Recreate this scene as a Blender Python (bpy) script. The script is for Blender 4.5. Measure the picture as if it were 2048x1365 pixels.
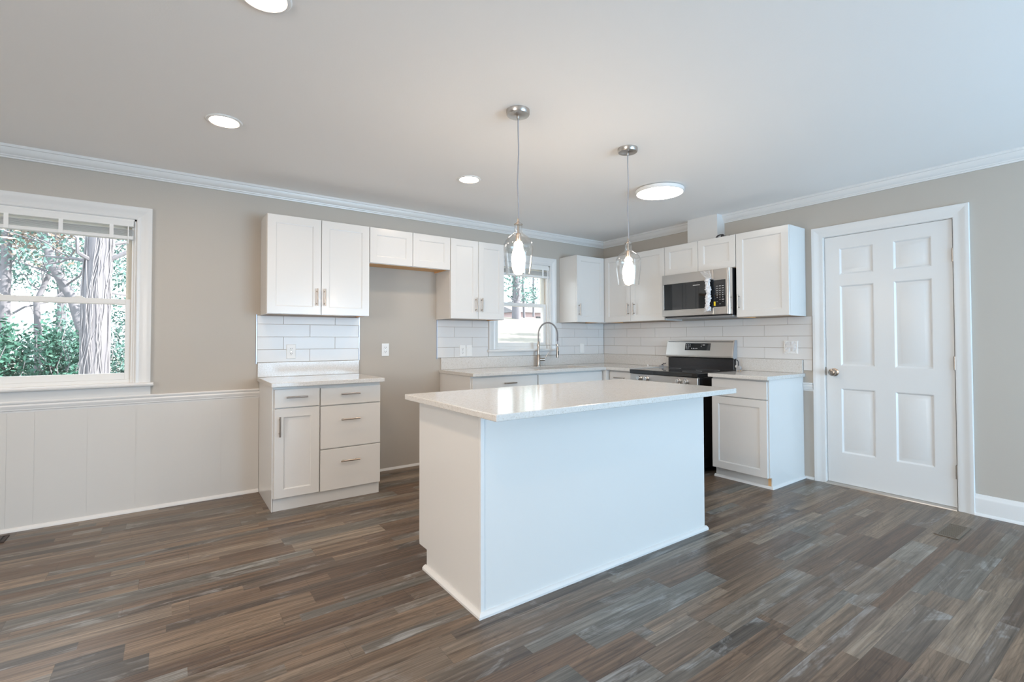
import bpy, bmesh, math, random
from mathutils import Vector, Matrix
R = math.radians
PI = math.pi
for _o in list(bpy.data.objects):
    bpy.data.objects.remove(_o)
SC = bpy.context.scene
COL = SC.collection

# ------------------------------------------------------------------ camera
FPX, YAW, PITCH, ROLL, SY = 965.96, .6194, .0203, -.0019, -22.2
cam_d = bpy.data.cameras.new('camera')
cam = bpy.data.objects.new('camera', cam_d)
COL.objects.link(cam)
fw = Vector((math.sin(YAW)*math.cos(PITCH), math.cos(YAW)*math.cos(PITCH), math.sin(PITCH)))
rt = Vector((math.cos(YAW), -math.sin(YAW), 0))
up = rt.cross(fw)
r2 = rt*math.cos(ROLL) + up*math.sin(ROLL)
u2 = -rt*math.sin(ROLL) + up*math.cos(ROLL)
M = Matrix((r2, u2, -fw)).transposed().to_4x4()
M.translation = Vector((-4.457, -4.266, 1.186))
cam.matrix_world = M
cam_d.sensor_fit = 'HORIZONTAL'
cam_d.sensor_width = 36.0
cam_d.lens = FPX/2048*36.0
cam_d.shift_y = SY/2048
cam_d.clip_start = .05
cam_d.clip_end = 300
SC.camera = cam

# ------------------------------------------------------------------ exposure, sky, sun, daylight
SC.view_settings.view_transform = 'Standard'
SC.view_settings.look = 'None'
SC.view_settings.gamma = 1.0
SC.view_settings.exposure = 1.05
SC.view_settings.use_curve_mapping = False
SC.cycles.diffuse_bounces = 8
SC.cycles.max_bounces = 16
SC.cycles.transparent_max_bounces = 24
SC.cycles.sample_clamp_indirect = 6.0

SKY_STRENGTH = 1.7
SUN_STRENGTH = 6.0
REAR_WATTS = 96.0
SIDE_WATTS = 65.0
DOWNLIGHT = 75.0
BULB = 46.0
DISC = 7.0

world = bpy.data.worlds.new('sky')
SC.world = world
world.use_nodes = True
_bg = world.node_tree.nodes['Background']
_bg.inputs[0].default_value = (.80, .92, 1.0, 1)
_bg.inputs[1].default_value = SKY_STRENGTH

sun_d = bpy.data.lights.new('sun', 'SUN')
sun_d.energy = SUN_STRENGTH
sun_d.angle = R(.6)
sun_d.color = (1.0, .96, .9)
sun = bpy.data.objects.new('sun', sun_d)
COL.objects.link(sun)
sun.location = (20, -15, 18)
sun.rotation_euler = Vector((-.8, .6, -.70)).to_track_quat('-Z', 'Y').to_euler()

def window_light(name, loc, rot, sx, sy, watts, color):
    d = bpy.data.lights.new(name, 'AREA')
    d.shape = 'RECTANGLE'
    d.size, d.size_y, d.energy, d.color = sx, sy, watts, color
    o = bpy.data.objects.new(name, d)
    COL.objects.link(o)
    o.location = loc
    o.rotation_euler = rot
    return o
# skylight that falls through the glazed opening behind the photographer
window_light('daylight', (-1.55, -7.40, 1.05), (R(118), 0, 0), 2.6, 1.6, REAR_WATTS, (.40, .70, 1.0))

window_light('daylight', (-8.40, -4.6, 1.4), (R(100), 0, R(-90)), 2.0, 1.2, SIDE_WATTS, (1.0, .95, .89))

# ------------------------------------------------------------------ materials
def mat(name, color, rough=.5, metal=0.0, spec=.5, bump=0.0, bscale=60.0, bstretch=(1, 1, 1), emit=None, estr=0.0, var=0.0, vscale=3.0):
    m = bpy.data.materials.new(name)
    m.use_nodes = True
    nt = m.node_tree
    b = nt.nodes['Principled BSDF']
    b.inputs['Base Color'].default_value = (*color, 1)
    b.inputs['Roughness'].default_value = rough
    b.inputs['Metallic'].default_value = metal
    b.inputs['Specular IOR Level'].default_value = spec
    if emit:
        b.inputs['Emission Color'].default_value = (*emit, 1)
        b.inputs['Emission Strength'].default_value = estr
    if bump or var:
        tc = nt.nodes.new('ShaderNodeTexCoord')
        mp = nt.nodes.new('ShaderNodeMapping')
        mp.inputs['Scale'].default_value = bstretch
        nt.links.new(tc.outputs['Object'], mp.inputs['Vector'])
    if bump:
        n = nt.nodes.new('ShaderNodeTexNoise')
        n.inputs['Scale'].default_value = bscale
        n.inputs['Detail'].default_value = 3
        nt.links.new(mp.outputs[0], n.inputs['Vector'])
        bp = nt.nodes.new('ShaderNodeBump')
        bp.inputs['Strength'].default_value = bump
        bp.inputs['Distance'].default_value = .002
        nt.links.new(n.outputs[0], bp.inputs['Height'])
        nt.links.new(bp.outputs[0], b.inputs['Normal'])
    if var:
        n2 = nt.nodes.new('ShaderNodeTexNoise')
        n2.inputs['Scale'].default_value = vscale
        n2.inputs['Detail'].default_value = 4
        nt.links.new(mp.outputs[0], n2.inputs['Vector'])
        mx = nt.nodes.new('ShaderNodeMix')
        mx.data_type = 'RGBA'
        mx.inputs[6].default_value = (*[c*(1-var) for c in color], 1)
        mx.inputs[7].default_value = (*[min(1, c*(1+var)) for c in color], 1)
        nt.links.new(n2.outputs[0], mx.inputs[0])
        nt.links.new(mx.outputs[2], b.inputs['Base Color'])
    return m

def glass(name, ior=1.45, tint=(1, 1, 1), rough=.0, boost=1.0, edge=.55):
    m = bpy.data.materials.new(name)
    m.use_nodes = True
    nt = m.node_tree
    nt.nodes.clear()
    out = nt.nodes.new('ShaderNodeOutputMaterial')
    mix = nt.nodes.new('ShaderNodeMixShader')
    tr = nt.nodes.new('ShaderNodeBsdfTransparent')
    tr.inputs[0].default_value = (*tint, 1)
    gl = nt.nodes.new('ShaderNodeBsdfGlossy')
    gl.inputs['Roughness'].default_value = rough
    lw = nt.nodes.new('ShaderNodeLayerWeight')
    lw.inputs[0].default_value = .5
    pw = nt.nodes.new('ShaderNodeMath')
    pw.operation = 'POWER'
    pw.inputs[1].default_value = 3.0
    nt.links.new(lw.outputs['Facing'], pw.inputs[0])
    mu = nt.nodes.new('ShaderNodeMath')
    mu.operation = 'MULTIPLY_ADD'
    mu.inputs[1].default_value = edge
    mu.inputs[2].default_value = .035*boost
    mu.use_clamp = True
    nt.links.new(pw.outputs[0], mu.inputs[0])
    nt.links.new(mu.outputs[0], mix.inputs[0])
    nt.links.new(tr.outputs[0], mix.inputs[1])
    nt.links.new(gl.outputs[0], mix.inputs[2])
    nt.links.new(mix.outputs[0], out.inputs[0])
    return m

def emitter(name, color, strength):
    m = bpy.data.materials.new(name)
    m.use_nodes = True
    nt = m.node_tree
    nt.nodes.clear()
    out = nt.nodes.new('ShaderNodeOutputMaterial')
    e = nt.nodes.new('ShaderNodeEmission')
    e.inputs[0].default_value = (*color, 1)
    e.inputs[1].default_value = strength
    nt.links.new(e.outputs[0], out.inputs[0])
    return m

def quartz(name):
    m = mat(name, (.74, .72, .69), .12, 0, .5)
    nt = m.node_tree
    b = nt.nodes['Principled BSDF']
    tc = nt.nodes.new('ShaderNodeTexCoord')
    def specks(scale, lo, hi, col, prev):
        n = nt.nodes.new('ShaderNodeTexNoise')
        n.inputs['Scale'].default_value = scale
        n.inputs['Detail'].default_value = 2
        n.inputs['Roughness'].default_value = .6
        nt.links.new(tc.outputs['Object'], n.inputs['Vector'])
        r = nt.nodes.new('ShaderNodeMapRange')
        r.inputs[1].default_value, r.inputs[2].default_value = lo, hi
        nt.links.new(n.outputs[0], r.inputs[0])
        mx = nt.nodes.new('ShaderNodeMix')
        mx.data_type = 'RGBA'
        nt.links.new(r.outputs[0], mx.inputs[0])
        if prev is None:
            mx.inputs[6].default_value = (.64, .625, .605, 1)
        else:
            nt.links.new(prev, mx.inputs[6])
        mx.inputs[7].default_value = (*col, 1)
        return mx.outputs[2]
    o = specks(90, .45, .75, (.57, .555, .53), None)
    o = specks(150, .62, .67, (.47, .42, .36), o)
    o = specks(210, .66, .70, (.93, .93, .93), o)
    nt.links.new(o, b.inputs['Base Color'])
    return m

def floor_mat():
    m = bpy.data.materials.new('vinyl_plank')
    m.use_nodes = True
    nt = m.node_tree
    b = nt.nodes['Principled BSDF']
    L = nt.links.new
    def math_(op, a, c=None):
        n = nt.nodes.new('ShaderNodeMath')
        n.operation = op
        for i, v in enumerate((a, c)):
            if v is None:
                continue
            if isinstance(v, (int, float)):
                n.inputs[i].default_value = v
            else:
                L(v, n.inputs[i])
        return n.outputs[0]
    def comb(x, y, z=0.0):
        n = nt.nodes.new('ShaderNodeCombineXYZ')
        for i, v in enumerate((x, y, z)):
            if isinstance(v, (int, float)):
                n.inputs[i].default_value = v
            else:
                L(v, n.inputs[i])
        return n.outputs[0]
    def white(vec):
        n = nt.nodes.new('ShaderNodeTexWhiteNoise')
        n.noise_dimensions = '3D'
        L(vec, n.inputs['Vector'])
        return n.outputs['Value']
    def noise(vec, scale, detail=4, rough=.6, dist=0.0):
        n = nt.nodes.new('ShaderNodeTexNoise')
        n.inputs['Scale'].default_value = scale
        n.inputs['Detail'].default_value = detail
        n.inputs['Roughness'].default_value = rough
        n.inputs['Distortion'].default_value = dist
        L(vec, n.inputs['Vector'])
        return n.outputs[0]
    def ramp(fac, stops):
        n = nt.nodes.new('ShaderNodeValToRGB')
        e = n.color_ramp.elements
        while len(e) < len(stops):
            e.new(.5)
        for i, (p, c) in enumerate(stops):
            e[i].position = p
            e[i].color = (*c, 1)
        L(fac, n.inputs[0])
        return n.outputs[0]
    def mix(fac, a, c, blend='MIX'):
        n = nt.nodes.new('ShaderNodeMix')
        n.data_type = 'RGBA'
        n.blend_type = blend
        if isinstance(fac, (int, float)):
            n.inputs[0].default_value = fac
        else:
            L(fac, n.inputs[0])
        for i, v in ((6, a), (7, c)):
            if isinstance(v, tuple):
                n.inputs[i].default_value = (*v, 1)
            else:
                L(v, n.inputs[i])
        return n.outputs[2]
    def rng(v, lo, hi, a=0.0, c=1.0):
        n = nt.nodes.new('ShaderNodeMapRange')
        n.inputs[1].default_value, n.inputs[2].default_value = lo, hi
        n.inputs[3].default_value, n.inputs[4].default_value = a, c
        L(v, n.inputs[0])
        return n.outputs[0]
    tc = nt.nodes.new('ShaderNodeTexCoord')
    sp = nt.nodes.new('ShaderNodeSeparateXYZ')
    L(tc.outputs['Object'], sp.inputs[0])
    X, Y = sp.outputs[0], sp.outputs[1]
    # planks run along x, each 0.122 m wide and 1.22 m long with random end joints
    yr = math_('DIVIDE', Y, .122)
    row = math_('FLOOR', yr)
    xo = math_('ADD', math_('DIVIDE', X, 1.22), math_('MULTIPLY', white(comb(row, 3.1)), 7.0))
    pl = math_('FLOOR', xo)
    prand = white(comb(row, pl, 1.7))
    # printed strips inside a plank: half-width, shorter lengths
    srow = math_('FLOOR', math_('DIVIDE', Y, .061))
    split = math_('GREATER_THAN', white(comb(row, pl, 5.5)), .42)
    rowb = mix(split, comb(row, 0.0), comb(srow, 9.0))
    sb = nt.nodes.new('ShaderNodeSeparateXYZ')
    L(rowb, sb.inputs[0])
    ln = math_('ADD', math_('MULTIPLY', white(comb(sb.outputs[0], sb.outputs[1], 2.0)), .75), .50)
    so = math_('ADD', math_('DIVIDE', X, ln), math_('MULTIPLY', white(comb(sb.outputs[0], sb.outputs[1], 8.0)), 9.0))
    piece = math_('FLOOR', so)
    srand = white(comb(sb.outputs[0], piece, sb.outputs[1]))
    srand2 = white(comb(piece, sb.outputs[0], 4.4))
    # grain
    off = math_('MULTIPLY', srand, 31.0)
    g1 = noise(comb(math_('ADD', math_('MULTIPLY', X, .9), off), math_('MULTIPLY', Y, 22.0), off), 1.6, 8, .70, .6)
    g2 = noise(comb(math_('ADD', math_('MULTIPLY', X, 3.0), off), math_('MULTIPLY', Y, 150.0), off), 1.0, 4, .6)
    g3 = noise(comb(math_('ADD', math_('MULTIPLY', X, 2.2), off), math_('MULTIPLY', Y, 7.0), off), 1.5, 5, .65, .8)
    base = ramp(srand, [(0.0, (.100, .067, .048)), (.10, (.145, .100, .071)), (.5, (.176, .130, .095)),
                        (.85, (.214, .167, .126)), (1.0, (.285, .238, .19))])
    cool = ramp(srand2, [(0.0, (1.03, .97, .91)), (.5, (1.0, 1.0, 1.0)), (1.0, (.74, .94, 1.14))])
    base = mix(1.0, base, cool, 'MULTIPLY')
    c = mix(rng(g1, .35, .72, 0, 1), mix(1.0, base, (.50, .48, .46), 'MULTIPLY'), mix(1.0, base, (1.60, 1.58, 1.55), 'MULTIPLY'))
    c = mix(rng(g2, .42, .68, 0, .70), c, mix(1.0, c, (.40, .38, .37), 'MULTIPLY'))
    rings = math_('ABSOLUTE', math_('SINE', math_('MULTIPLY', noise(comb(math_('ADD', math_('MULTIPLY', X, .8), off), math_('MULTIPLY', Y, 6.0), off), 1.3, 2, .5), 70.0)))
    c = mix(math_('MULTIPLY', rng(rings, .45, 0.0), rng(srand2, .55, .35, 0, .45)), c, mix(1.0, c, (.45, .42, .40), 'MULTIPLY'))
    # pale worn patches and dark stains that follow the print
    worn = math_('MULTIPLY', rng(g3, .53, .66), rng(srand2, .35, .8))
    worn = math_('MULTIPLY', worn, rng(g2, .3, .6, 1.0, .35))
    c = mix(math_('MULTIPLY', worn, .70), c, (.40, .405, .40))
    c = mix(rng(g3, .42, .26, 0, .55), c, (.055, .043, .038))
    # seams
    fy = math_('FRACT', yr)
    ey = math_('MINIMUM', fy, math_('SUBTRACT', 1.0, fy))
    fx = math_('FRACT', xo)
    ex = math_('MULTIPLY', math_('MINIMUM', fx, math_('SUBTRACT', 1.0, fx)), 10.0)
    seam = rng(math_('MINIMUM', ey, ex), 0.0, .012, 1.0, 0.0)
    c = mix(math_('MULTIPLY', seam, .55), c, (.03, .025, .02))
    L(c, b.inputs['Base Color'])
    b.inputs['Specular IOR Level'].default_value = .5
    L(rng(g1, .2, .8, .30, .42), b.inputs['Roughness'])
    bp = nt.nodes.new('ShaderNodeBump')
    bp.inputs['Strength'].default_value = .25
    bp.inputs['Distance'].default_value = .001
    L(math_('SUBTRACT', g2, math_('MULTIPLY', seam, 1.5)), bp.inputs['Height'])
    L(bp.outputs[0], b.inputs['Normal'])
    return m

MT = dict(
    wall=mat('greige_paint', (.47, .435, .39), .75, bump=.15, bscale=180),
    ceil=mat('ceiling_paint', (.90, .89, .88), .85, bump=.15, bscale=140),
    trim=mat('trim_paint', (.71, .71, .705), .32),
    wain=mat('wainscot_paint', (.62, .605, .58), .5),
    cab=mat('cabinet_paint', (.70, .69, .675), .20),
    wood=mat('raw_maple', (.74, .44, .20), .55, var=.15, vscale=4, bstretch=(2, 30, 2)),
    tile=mat('white_glazed_tile', (.69, .69, .69), .22, spec=.35),
    grout=mat('beige_grout', (.40, .35, .31), .9),
    tedge=mat('tile_edge_metal', (.55, .60, .72), .3, 1.0),
    quartz=quartz('speckled_quartz'),
    steel=mat('brushed_steel', (.56, .53, .50), .30, 1.0, bump=.12, bscale=30, bstretch=(1, 1, 40)),
    nickel=mat('brushed_nickel', (.40, .345, .30), .28, 1.0, bump=.05, bscale=80),
    chrome=mat('bright_steel', (.75, .75, .75), .12, 1.0),
    black=mat('black_enamel', (.012, .012, .014), .18),
    blackm=mat('black_matt', (.02, .02, .022), .5),
    bglass=mat('black_glass', (.008, .009, .011), .04, spec=.7),
    cook=mat('ceramic_cooktop', (.008, .008, .009), .05, spec=.8),
    white=mat('white_plastic', (.80, .80, .79), .35),
    vinyl=mat('white_vinyl', (.78, .77, .75), .4),
    cream=mat('cream_vinyl', (.74, .70, .62), .4),
    blind=mat('blind_slat', (.74, .74, .73), .45),
    dark=mat('dark_slot', (.02, .02, .02), .6),
    grey=mat('grey_plastic', (.36, .36, .37), .4),
    brass=mat('brass', (.75, .55, .25), .25, 1.0),
    yellow=mat('yellow_sticker', (.85, .62, .02), .5),
    mark=mat('panel_print', (.75, .75, .76), .5),
    film=mat('plastic_film', (.82, .83, .85), .2, bump=.5, bscale=40),
    wrap=mat('crumpled_wrap', (.70, .70, .72), .25, bump=.9, bscale=55),
    pane=glass('window_glass', 1.45, (1, 1, 1), 0, 1.0),
    shade=glass('clear_shade_glass', 1.45, (.992, .99, .985), .02, 1.3, .75),
    cord=mat('grey_cord', (.33, .33, .36), .6),
    bulb=emitter('bulb_glow', (1.0, .80, .60), BULB),
    led=emitter('downlight_glow', (1.0, .77, .57), DOWNLIGHT),
    disc=emitter('disc_glow', (1.0, .93, .84), DISC),
    floor=floor_mat(),
    duct=mat('foil_duct', (.35, .33, .31), .35, 1.0),
    wire=mat('dark_wire', (.05, .045, .05), .5),
    alu=mat('aluminium_threshold', (.6, .57, .53), .3, 1.0),
    regm=mat('brown_register', (.17, .14, .11), .45, .3),
    regd=mat('dark_register', (.05, .035, .03), .5, .3),
    bark=mat('grey_bark', (.20, .195, .215), .9, bump=1.0, bscale=20, bstretch=(1, 1, .2), var=.35, vscale=6),
    twig=mat('pale_vine', (.30, .29, .31), .8, var=.2),
    leaf=mat('dark_green_leaf', (.05, .15, .11), .5, var=.5, vscale=5),
    leaf2=mat('blue_green_leaf', (.13, .25, .22), .55, var=.5, vscale=4),
    leaf3=mat('dry_leaf', (.34, .27, .22), .7, var=.4, vscale=4),
    lawn=mat('winter_lawn', (.22, .205, .175), .95, var=.25, vscale=1.5, bump=.5, bscale=9),
    siding=mat('pink_brick', (.55, .42, .42), .9, var=.15, vscale=4),
    roofm=mat('grey_shingle', (.25, .24, .25), .9, var=.2),
    concrete=mat('concrete', (.42, .41, .40), .9, var=.15),
)

MT['film'].node_tree.nodes['Principled BSDF'].inputs['Alpha'].default_value = .42

# ------------------------------------------------------------------ mesh helpers
class MB:
    def __init__(s):
        s.v, s.f = [], []
    def add(s, vs, fs):
        n = len(s.v)
        s.v += [Vector(p) for p in vs]
        s.f += [tuple(i+n for i in q) for q in fs]
        return s
    def box(s, x0, x1, y0, y1, z0, z1):
        x0, x1 = sorted((x0, x1)); y0, y1 = sorted((y0, y1)); z0, z1 = sorted((z0, z1))
        return s.add([(x0, y0, z0), (x1, y0, z0), (x1, y1, z0), (x0, y1, z0), (x0, y0, z1), (x1, y0, z1), (x1, y1, z1), (x0, y1, z1)],
                     [(0, 3, 2, 1), (4, 5, 6, 7), (0, 1, 5, 4), (1, 2, 6, 5), (2, 3, 7, 6), (3, 0, 4, 7)])
    def tube(s, path, r, n=10, cap=True):
        path = [Vector(p) for p in path]
        rs = r if isinstance(r, (list, tuple)) else [r]*len(path)
        prev = None
        vs, fs = [], []
        for i, p in enumerate(path):
            a = path[max(0, i-1)]; b = path[min(len(path)-1, i+1)]
            t = (b-a).normalized()
            if prev is None:
                h = Vector((0, 0, 1)) if abs(t.z) < .9 else Vector((1, 0, 0))
                prev = t.cross(h).normalized()
            u = (prev - t*prev.dot(t)).normalized()
            w = t.cross(u)
            prev = u
            for k in range(n):
                q = 2*PI*k/n
                vs.append(p + (u*math.cos(q) + w*math.sin(q))*rs[i])
        for i in range(len(path)-1):
            for k in range(n):
                k2 = (k+1) % n
                fs.append((i*n+k, i*n+k2, (i+1)*n+k2, (i+1)*n+k))
        if cap:
            fs.append(tuple(range(n))[::-1])
            fs.append(tuple(range((len(path)-1)*n, len(path)*n)))
        return s.add(vs, fs)
    def cyl(s, p0, p1, r, n=20):
        return s.tube([p0, p1], r, n)
    def lathe(s, prof, c, axis='z', n=32):
        # prof: (radius, height) pairs along the axis from point c
        vs, fs = [], []
        c = Vector(c)
        for (r, h) in prof:
            for k in range(n):
                q = 2*PI*k/n
                a, b = r*math.cos(q), r*math.sin(q)
                d = {'z': (a, b, h), 'y': (a, h, b), 'x': (h, a, b)}[axis]
                vs.append(c + Vector(d))
        for i in range(len(prof)-1):
            for k in range(n):
                k2 = (k+1) % n
                fs.append((i*n+k, i*n+k2, (i+1)*n+k2, (i+1)*n+k))
        return s.add(vs, fs)
    def prism(s, pts0, pts1):
        n = len(pts0)
        fs = [tuple(range(n))[::-1], tuple(range(n, 2*n))]
        for i in range(n):
            j = (i+1) % n
            fs.append((i, j, n+j, n+i))
        return s.add(list(pts0)+list(pts1), fs)
    def rail(s, prof, a, b, ma=0, mb=0):
        # prof: (projection, z); swept along local x from a to b; mitre factors per end
        return s.prism([(a+ma*d, -d, z) for d, z in prof], [(b+mb*d, -d, z) for d, z in prof])
    def casing(s, prof, x0, x1, z0, z1, y=0.0, sides='LTR'):
        # prof: (outward offset, projection into the room) swept round an opening
        path = []
        for d, p in prof:
            path.append([(x0-d, y-p, z0), (x0-d, y-p, z1+d), (x1+d, y-p, z1+d), (x1+d, y-p, z0)])
        n = len(prof)
        for k in range(3):
            s.prism([path[i][k] for i in range(n)], [path[i][k+1] for i in range(n)])
        return s
    def ringframe(s, x0, x1, z0, z1, w, y0, y1):
        s.box(x0, x0+w, y0, y1, z0, z1); s.box(x1-w, x1, y0, y1, z0, z1)
        s.box(x0+w, x1-w, y0, y1, z0, z0+w); s.box(x0+w, x1-w, y0, y1, z1-w, z1)
        return s
    def build(s, name, m, parent=None, org=None, wall='A', bevel=0.0, smooth=0.0, seg=2):
        org = Vector(org) if org is not None else (ORG.get(parent.name, Vector((0, 0, 0))) if parent else Vector((0, 0, 0)))
        bm = bmesh.new()
        vs = [bm.verts.new(p-org) for p in s.v]
        for q in s.f:
            try:
                bm.faces.new([vs[i] for i in q])
            except ValueError:
                pass
        bmesh.ops.recalc_face_normals(bm, faces=bm.faces)
        me = bpy.data.meshes.new(name)
        bm.to_mesh(me); bm.free()
        me.materials.append(m)
        o = bpy.data.objects.new(name, me)
        COL.objects.link(o)
        if parent:
            o.parent = parent
            ORG[o.name] = org
        else:
            o.matrix_world = WALL[wall] @ Matrix.Translation(org)
            ORG[o.name] = org
        if smooth:
            for p in me.polygons:
                p.use_smooth = True
            me.set_sharp_from_angle(angle=R(smooth))
        if bevel:
            b = o.modifiers.new('edge', 'BEVEL')
            b.width = bevel
            b.segments = seg
            b.limit_method = 'ANGLE'
            b.angle_limit = R(50)
        return o
ORG = {}
# wall frames: local x runs along the wall, -y points into the room
WALL = {'A': Matrix.Identity(4), 'B': Matrix.Rotation(R(-90), 4, 'Z')}

def thing(name, label, cat, org, wall='A', group=None):
    o = bpy.data.objects.new(name, None)
    COL.objects.link(o)
    o.empty_display_size = .1
    o.matrix_world = WALL[wall] @ Matrix.Translation(Vector(org))
    ORG[o.name] = Vector(org)
    o['label'] = label
    o['category'] = cat
    if group:
        o['group'] = group
    return o
def tag(o, label, cat, group=None):
    o['label'] = label
    o['category'] = cat
    if group:
        o['group'] = group
    return o
def struct(o):
    o['kind'] = 'structure'
    return o

# ------------------------------------------------------------------ room shell
H = 2.406
W0X, W1Y = -8.2, -7.2
# openings: window_1, window_2 in the long wall
W1 = (-5.64, -4.64, .885, 2.03)
W2 = (-1.635, -.885, 1.08, 2.03)
def wall_with_openings(name, a, b, ops, m, wall='A', y0=0.0, y1=.15):
    s = MB()
    x = a
    for (p, q, lo, hi) in ops:
        s.box(x, p, y0, y1, -.0, H)
        s.box(p, q, y0, y1, 0, lo)
        s.box(p, q, y0, y1, hi, H)
        x = q
    s.box(x, b, y0, y1, 0, H)
    return struct(s.build(name, m, wall=wall))
wall_with_openings('wall_left', W0X-.15, .15, [W1, W2], MT['wall'])
# right-hand wall: local x = -world y
wall_with_openings('wall_right', 0.0, -W1Y, [(2.49, 3.337, 0.0, 2.045)], MT['wall'], 'B')
s = MB()
s.box(W0X-.15, W0X, W1Y, -5.65, 0, H); s.box(W0X-.15, W0X, -3.55, 0, 0, H)
s.box(W0X-.15, W0X, -5.65, -3.55, 0, .8); s.box(W0X-.15, W0X, -5.65, -3.55, 2.15, H)
struct(s.build('wall_near_left', MT['wall']))
s = MB().box(W0X-.12, W0X-.02, -5.65, -5.58, .8, 2.15).box(W0X-.12, W0X-.02, -3.62, -3.55, .8, 2.15)
s.box(W0X-.12, W0X-.02, -5.58, -3.62, .8, .87).box(W0X-.12, W0X-.02, -5.58, -3.62, 2.08, 2.15).box(W0X-.1, W0X-.04, -4.63, -4.57, .87, 2.08)
w4 = struct(s.build('window_4', MT['vinyl']))
MB().box(W0X-.075, W0X-.07, -5.58, -4.63, .87, 2.08).build('pane', MT['pane'], w4)
MB().box(W0X-.075, W0X-.07, -4.57, -3.62, .87, 2.08).build('pane', MT['pane'], w4)
s = MB()
s.box(W0X-.15, -2.9, W1Y-.15, W1Y, 0, H); s.box(-.2, .15, W1Y-.15, W1Y, 0, H)
s.box(-2.9, -.2, W1Y-.15, W1Y, 0, .12); s.box(-2.9, -.2, W1Y-.15, W1Y, 2.13, H)
struct(s.build('wall_rear', MT['wall']))
struct(MB().box(W0X-.15, .15, W1Y-.15, .15, -.2, 0).build('floor', MT['floor']))
struct(MB().box(W0X-.4, .4, W1Y-2.8, .4, H, H+.25).build('ceiling', MT['ceil']))  # long rear overhang is added to keep sun out of the glazed opening
# glazed opening behind the photographer
w3 = struct(MB().ringframe(-2.9, -.2, .12, 2.13, .07, W1Y-.12, W1Y-.02).box(-1.6, -1.5, W1Y-.11, W1Y-.03, .19, 2.06).build('window_3', MT['vinyl']))
MB().box(-2.83, -1.6, W1Y-.075, W1Y-.07, .19, 2.06).build('pane', MT['pane'], w3)
MB().box(-1.5, -.27, W1Y-.075, W1Y-.07, .19, 2.06).build('pane', MT['pane'], w3)

# crown moulding
CR = [(0, H), (0, H-.078), (.010, H-.078), (.012, H-.068), (.017, H-.066), (.019, H-.058), (.026, H-.052), (.033, H-.042), (.038, H-.028),
      (.040, H-.018), (.046, H-.016), (.047, H-.0005), (.047, H)]
struct(MB().rail(CR, W0X, 0, 0, -1).build('trim_1', MT['trim'], smooth=25))
struct(MB().rail(CR, 0, 1.296, 1, 0).rail(CR, 1.626, -W1Y, 0, 0).build('trim_2', MT['trim'], wall='B', smooth=25))
# butt joint in the long run, seen as a thin bead of caulk
struct(MB().prism([(-4.862-.04*i, -d-.0012, z) for i, (d, z) in enumerate([(.011, H-.07), (.041, H-.02)])]+[(-4.87-.04*i, -d-.0012, z) for i, (d, z) in reversed(list(enumerate([(.011, H-.07), (.041, H-.02)])))],
                  [(-4.862-.04*i, -d-.0002, z) for i, (d, z) in enumerate([(.011, H-.07), (.041, H-.02)])]+[(-4.87-.04*i, -d-.0002, z) for i, (d, z) in reversed(list(enumerate([(.011, H-.07), (.041, H-.02)])))]).build('trim_3', MT['white']))
# chair rails
RAIL = [(0, .735), (.006, .735), (.008, .745), (.012, .750), (.012, .756), (.016, .764), (.019, .776), (.014, .786), (.020, .792), (.022, .800), (.018, .806), (0, .806)]
struct(MB().rail(RAIL, W0X, -3.866).build('trim_4', MT['trim'], smooth=25))
struct(MB().rail([(d, z+.010) for d, z in RAIL], 2.334, 2.412).build('trim_5', MT['trim'], wall='B', smooth=25))
# wainscot: painted grooved panelling under the rail
s = MB()
x = -3.868
xs = [.41, .20, .31, .10, .21, .41]
i = 0
while x > W0X:
    w = xs[i % len(xs)] * .62
    s.box(max(W0X, x-w+.0018), x, -.006, 0, 0, .74)
    s.box(max(W0X, x-w), x-w+.0018, -.0048, 0, 0, .74)
    x -= w; i += 1
struct(s.build('trim_6', MT['wain']))
# thin shoe along the long wall, the fridge recess and beside the door
SHOE = [(0, 0), (.017, 0), (.016, .008), (.011, .015), (.004, .019), (0, .020)]
struct(MB().rail([(d+.006, z*1.2) for d, z in SHOE], W0X, -3.868).rail(SHOE, -3.10, -2.28).build('baseboard_left', MT['trim'], smooth=40))
BB = [(0, 0), (.026, 0), (.025, .009), (.018, .016), (.014, .018), (.014, .108), (.012, .118), (.009, .122), (.008, .134), (.005, .140), (0, .141)]
struct(MB().rail(BB, 3.405, -W1Y).rail(SHOE, 2.345, 2.412).build('baseboard_right', MT['trim'], wall='B', smooth=40))

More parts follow.
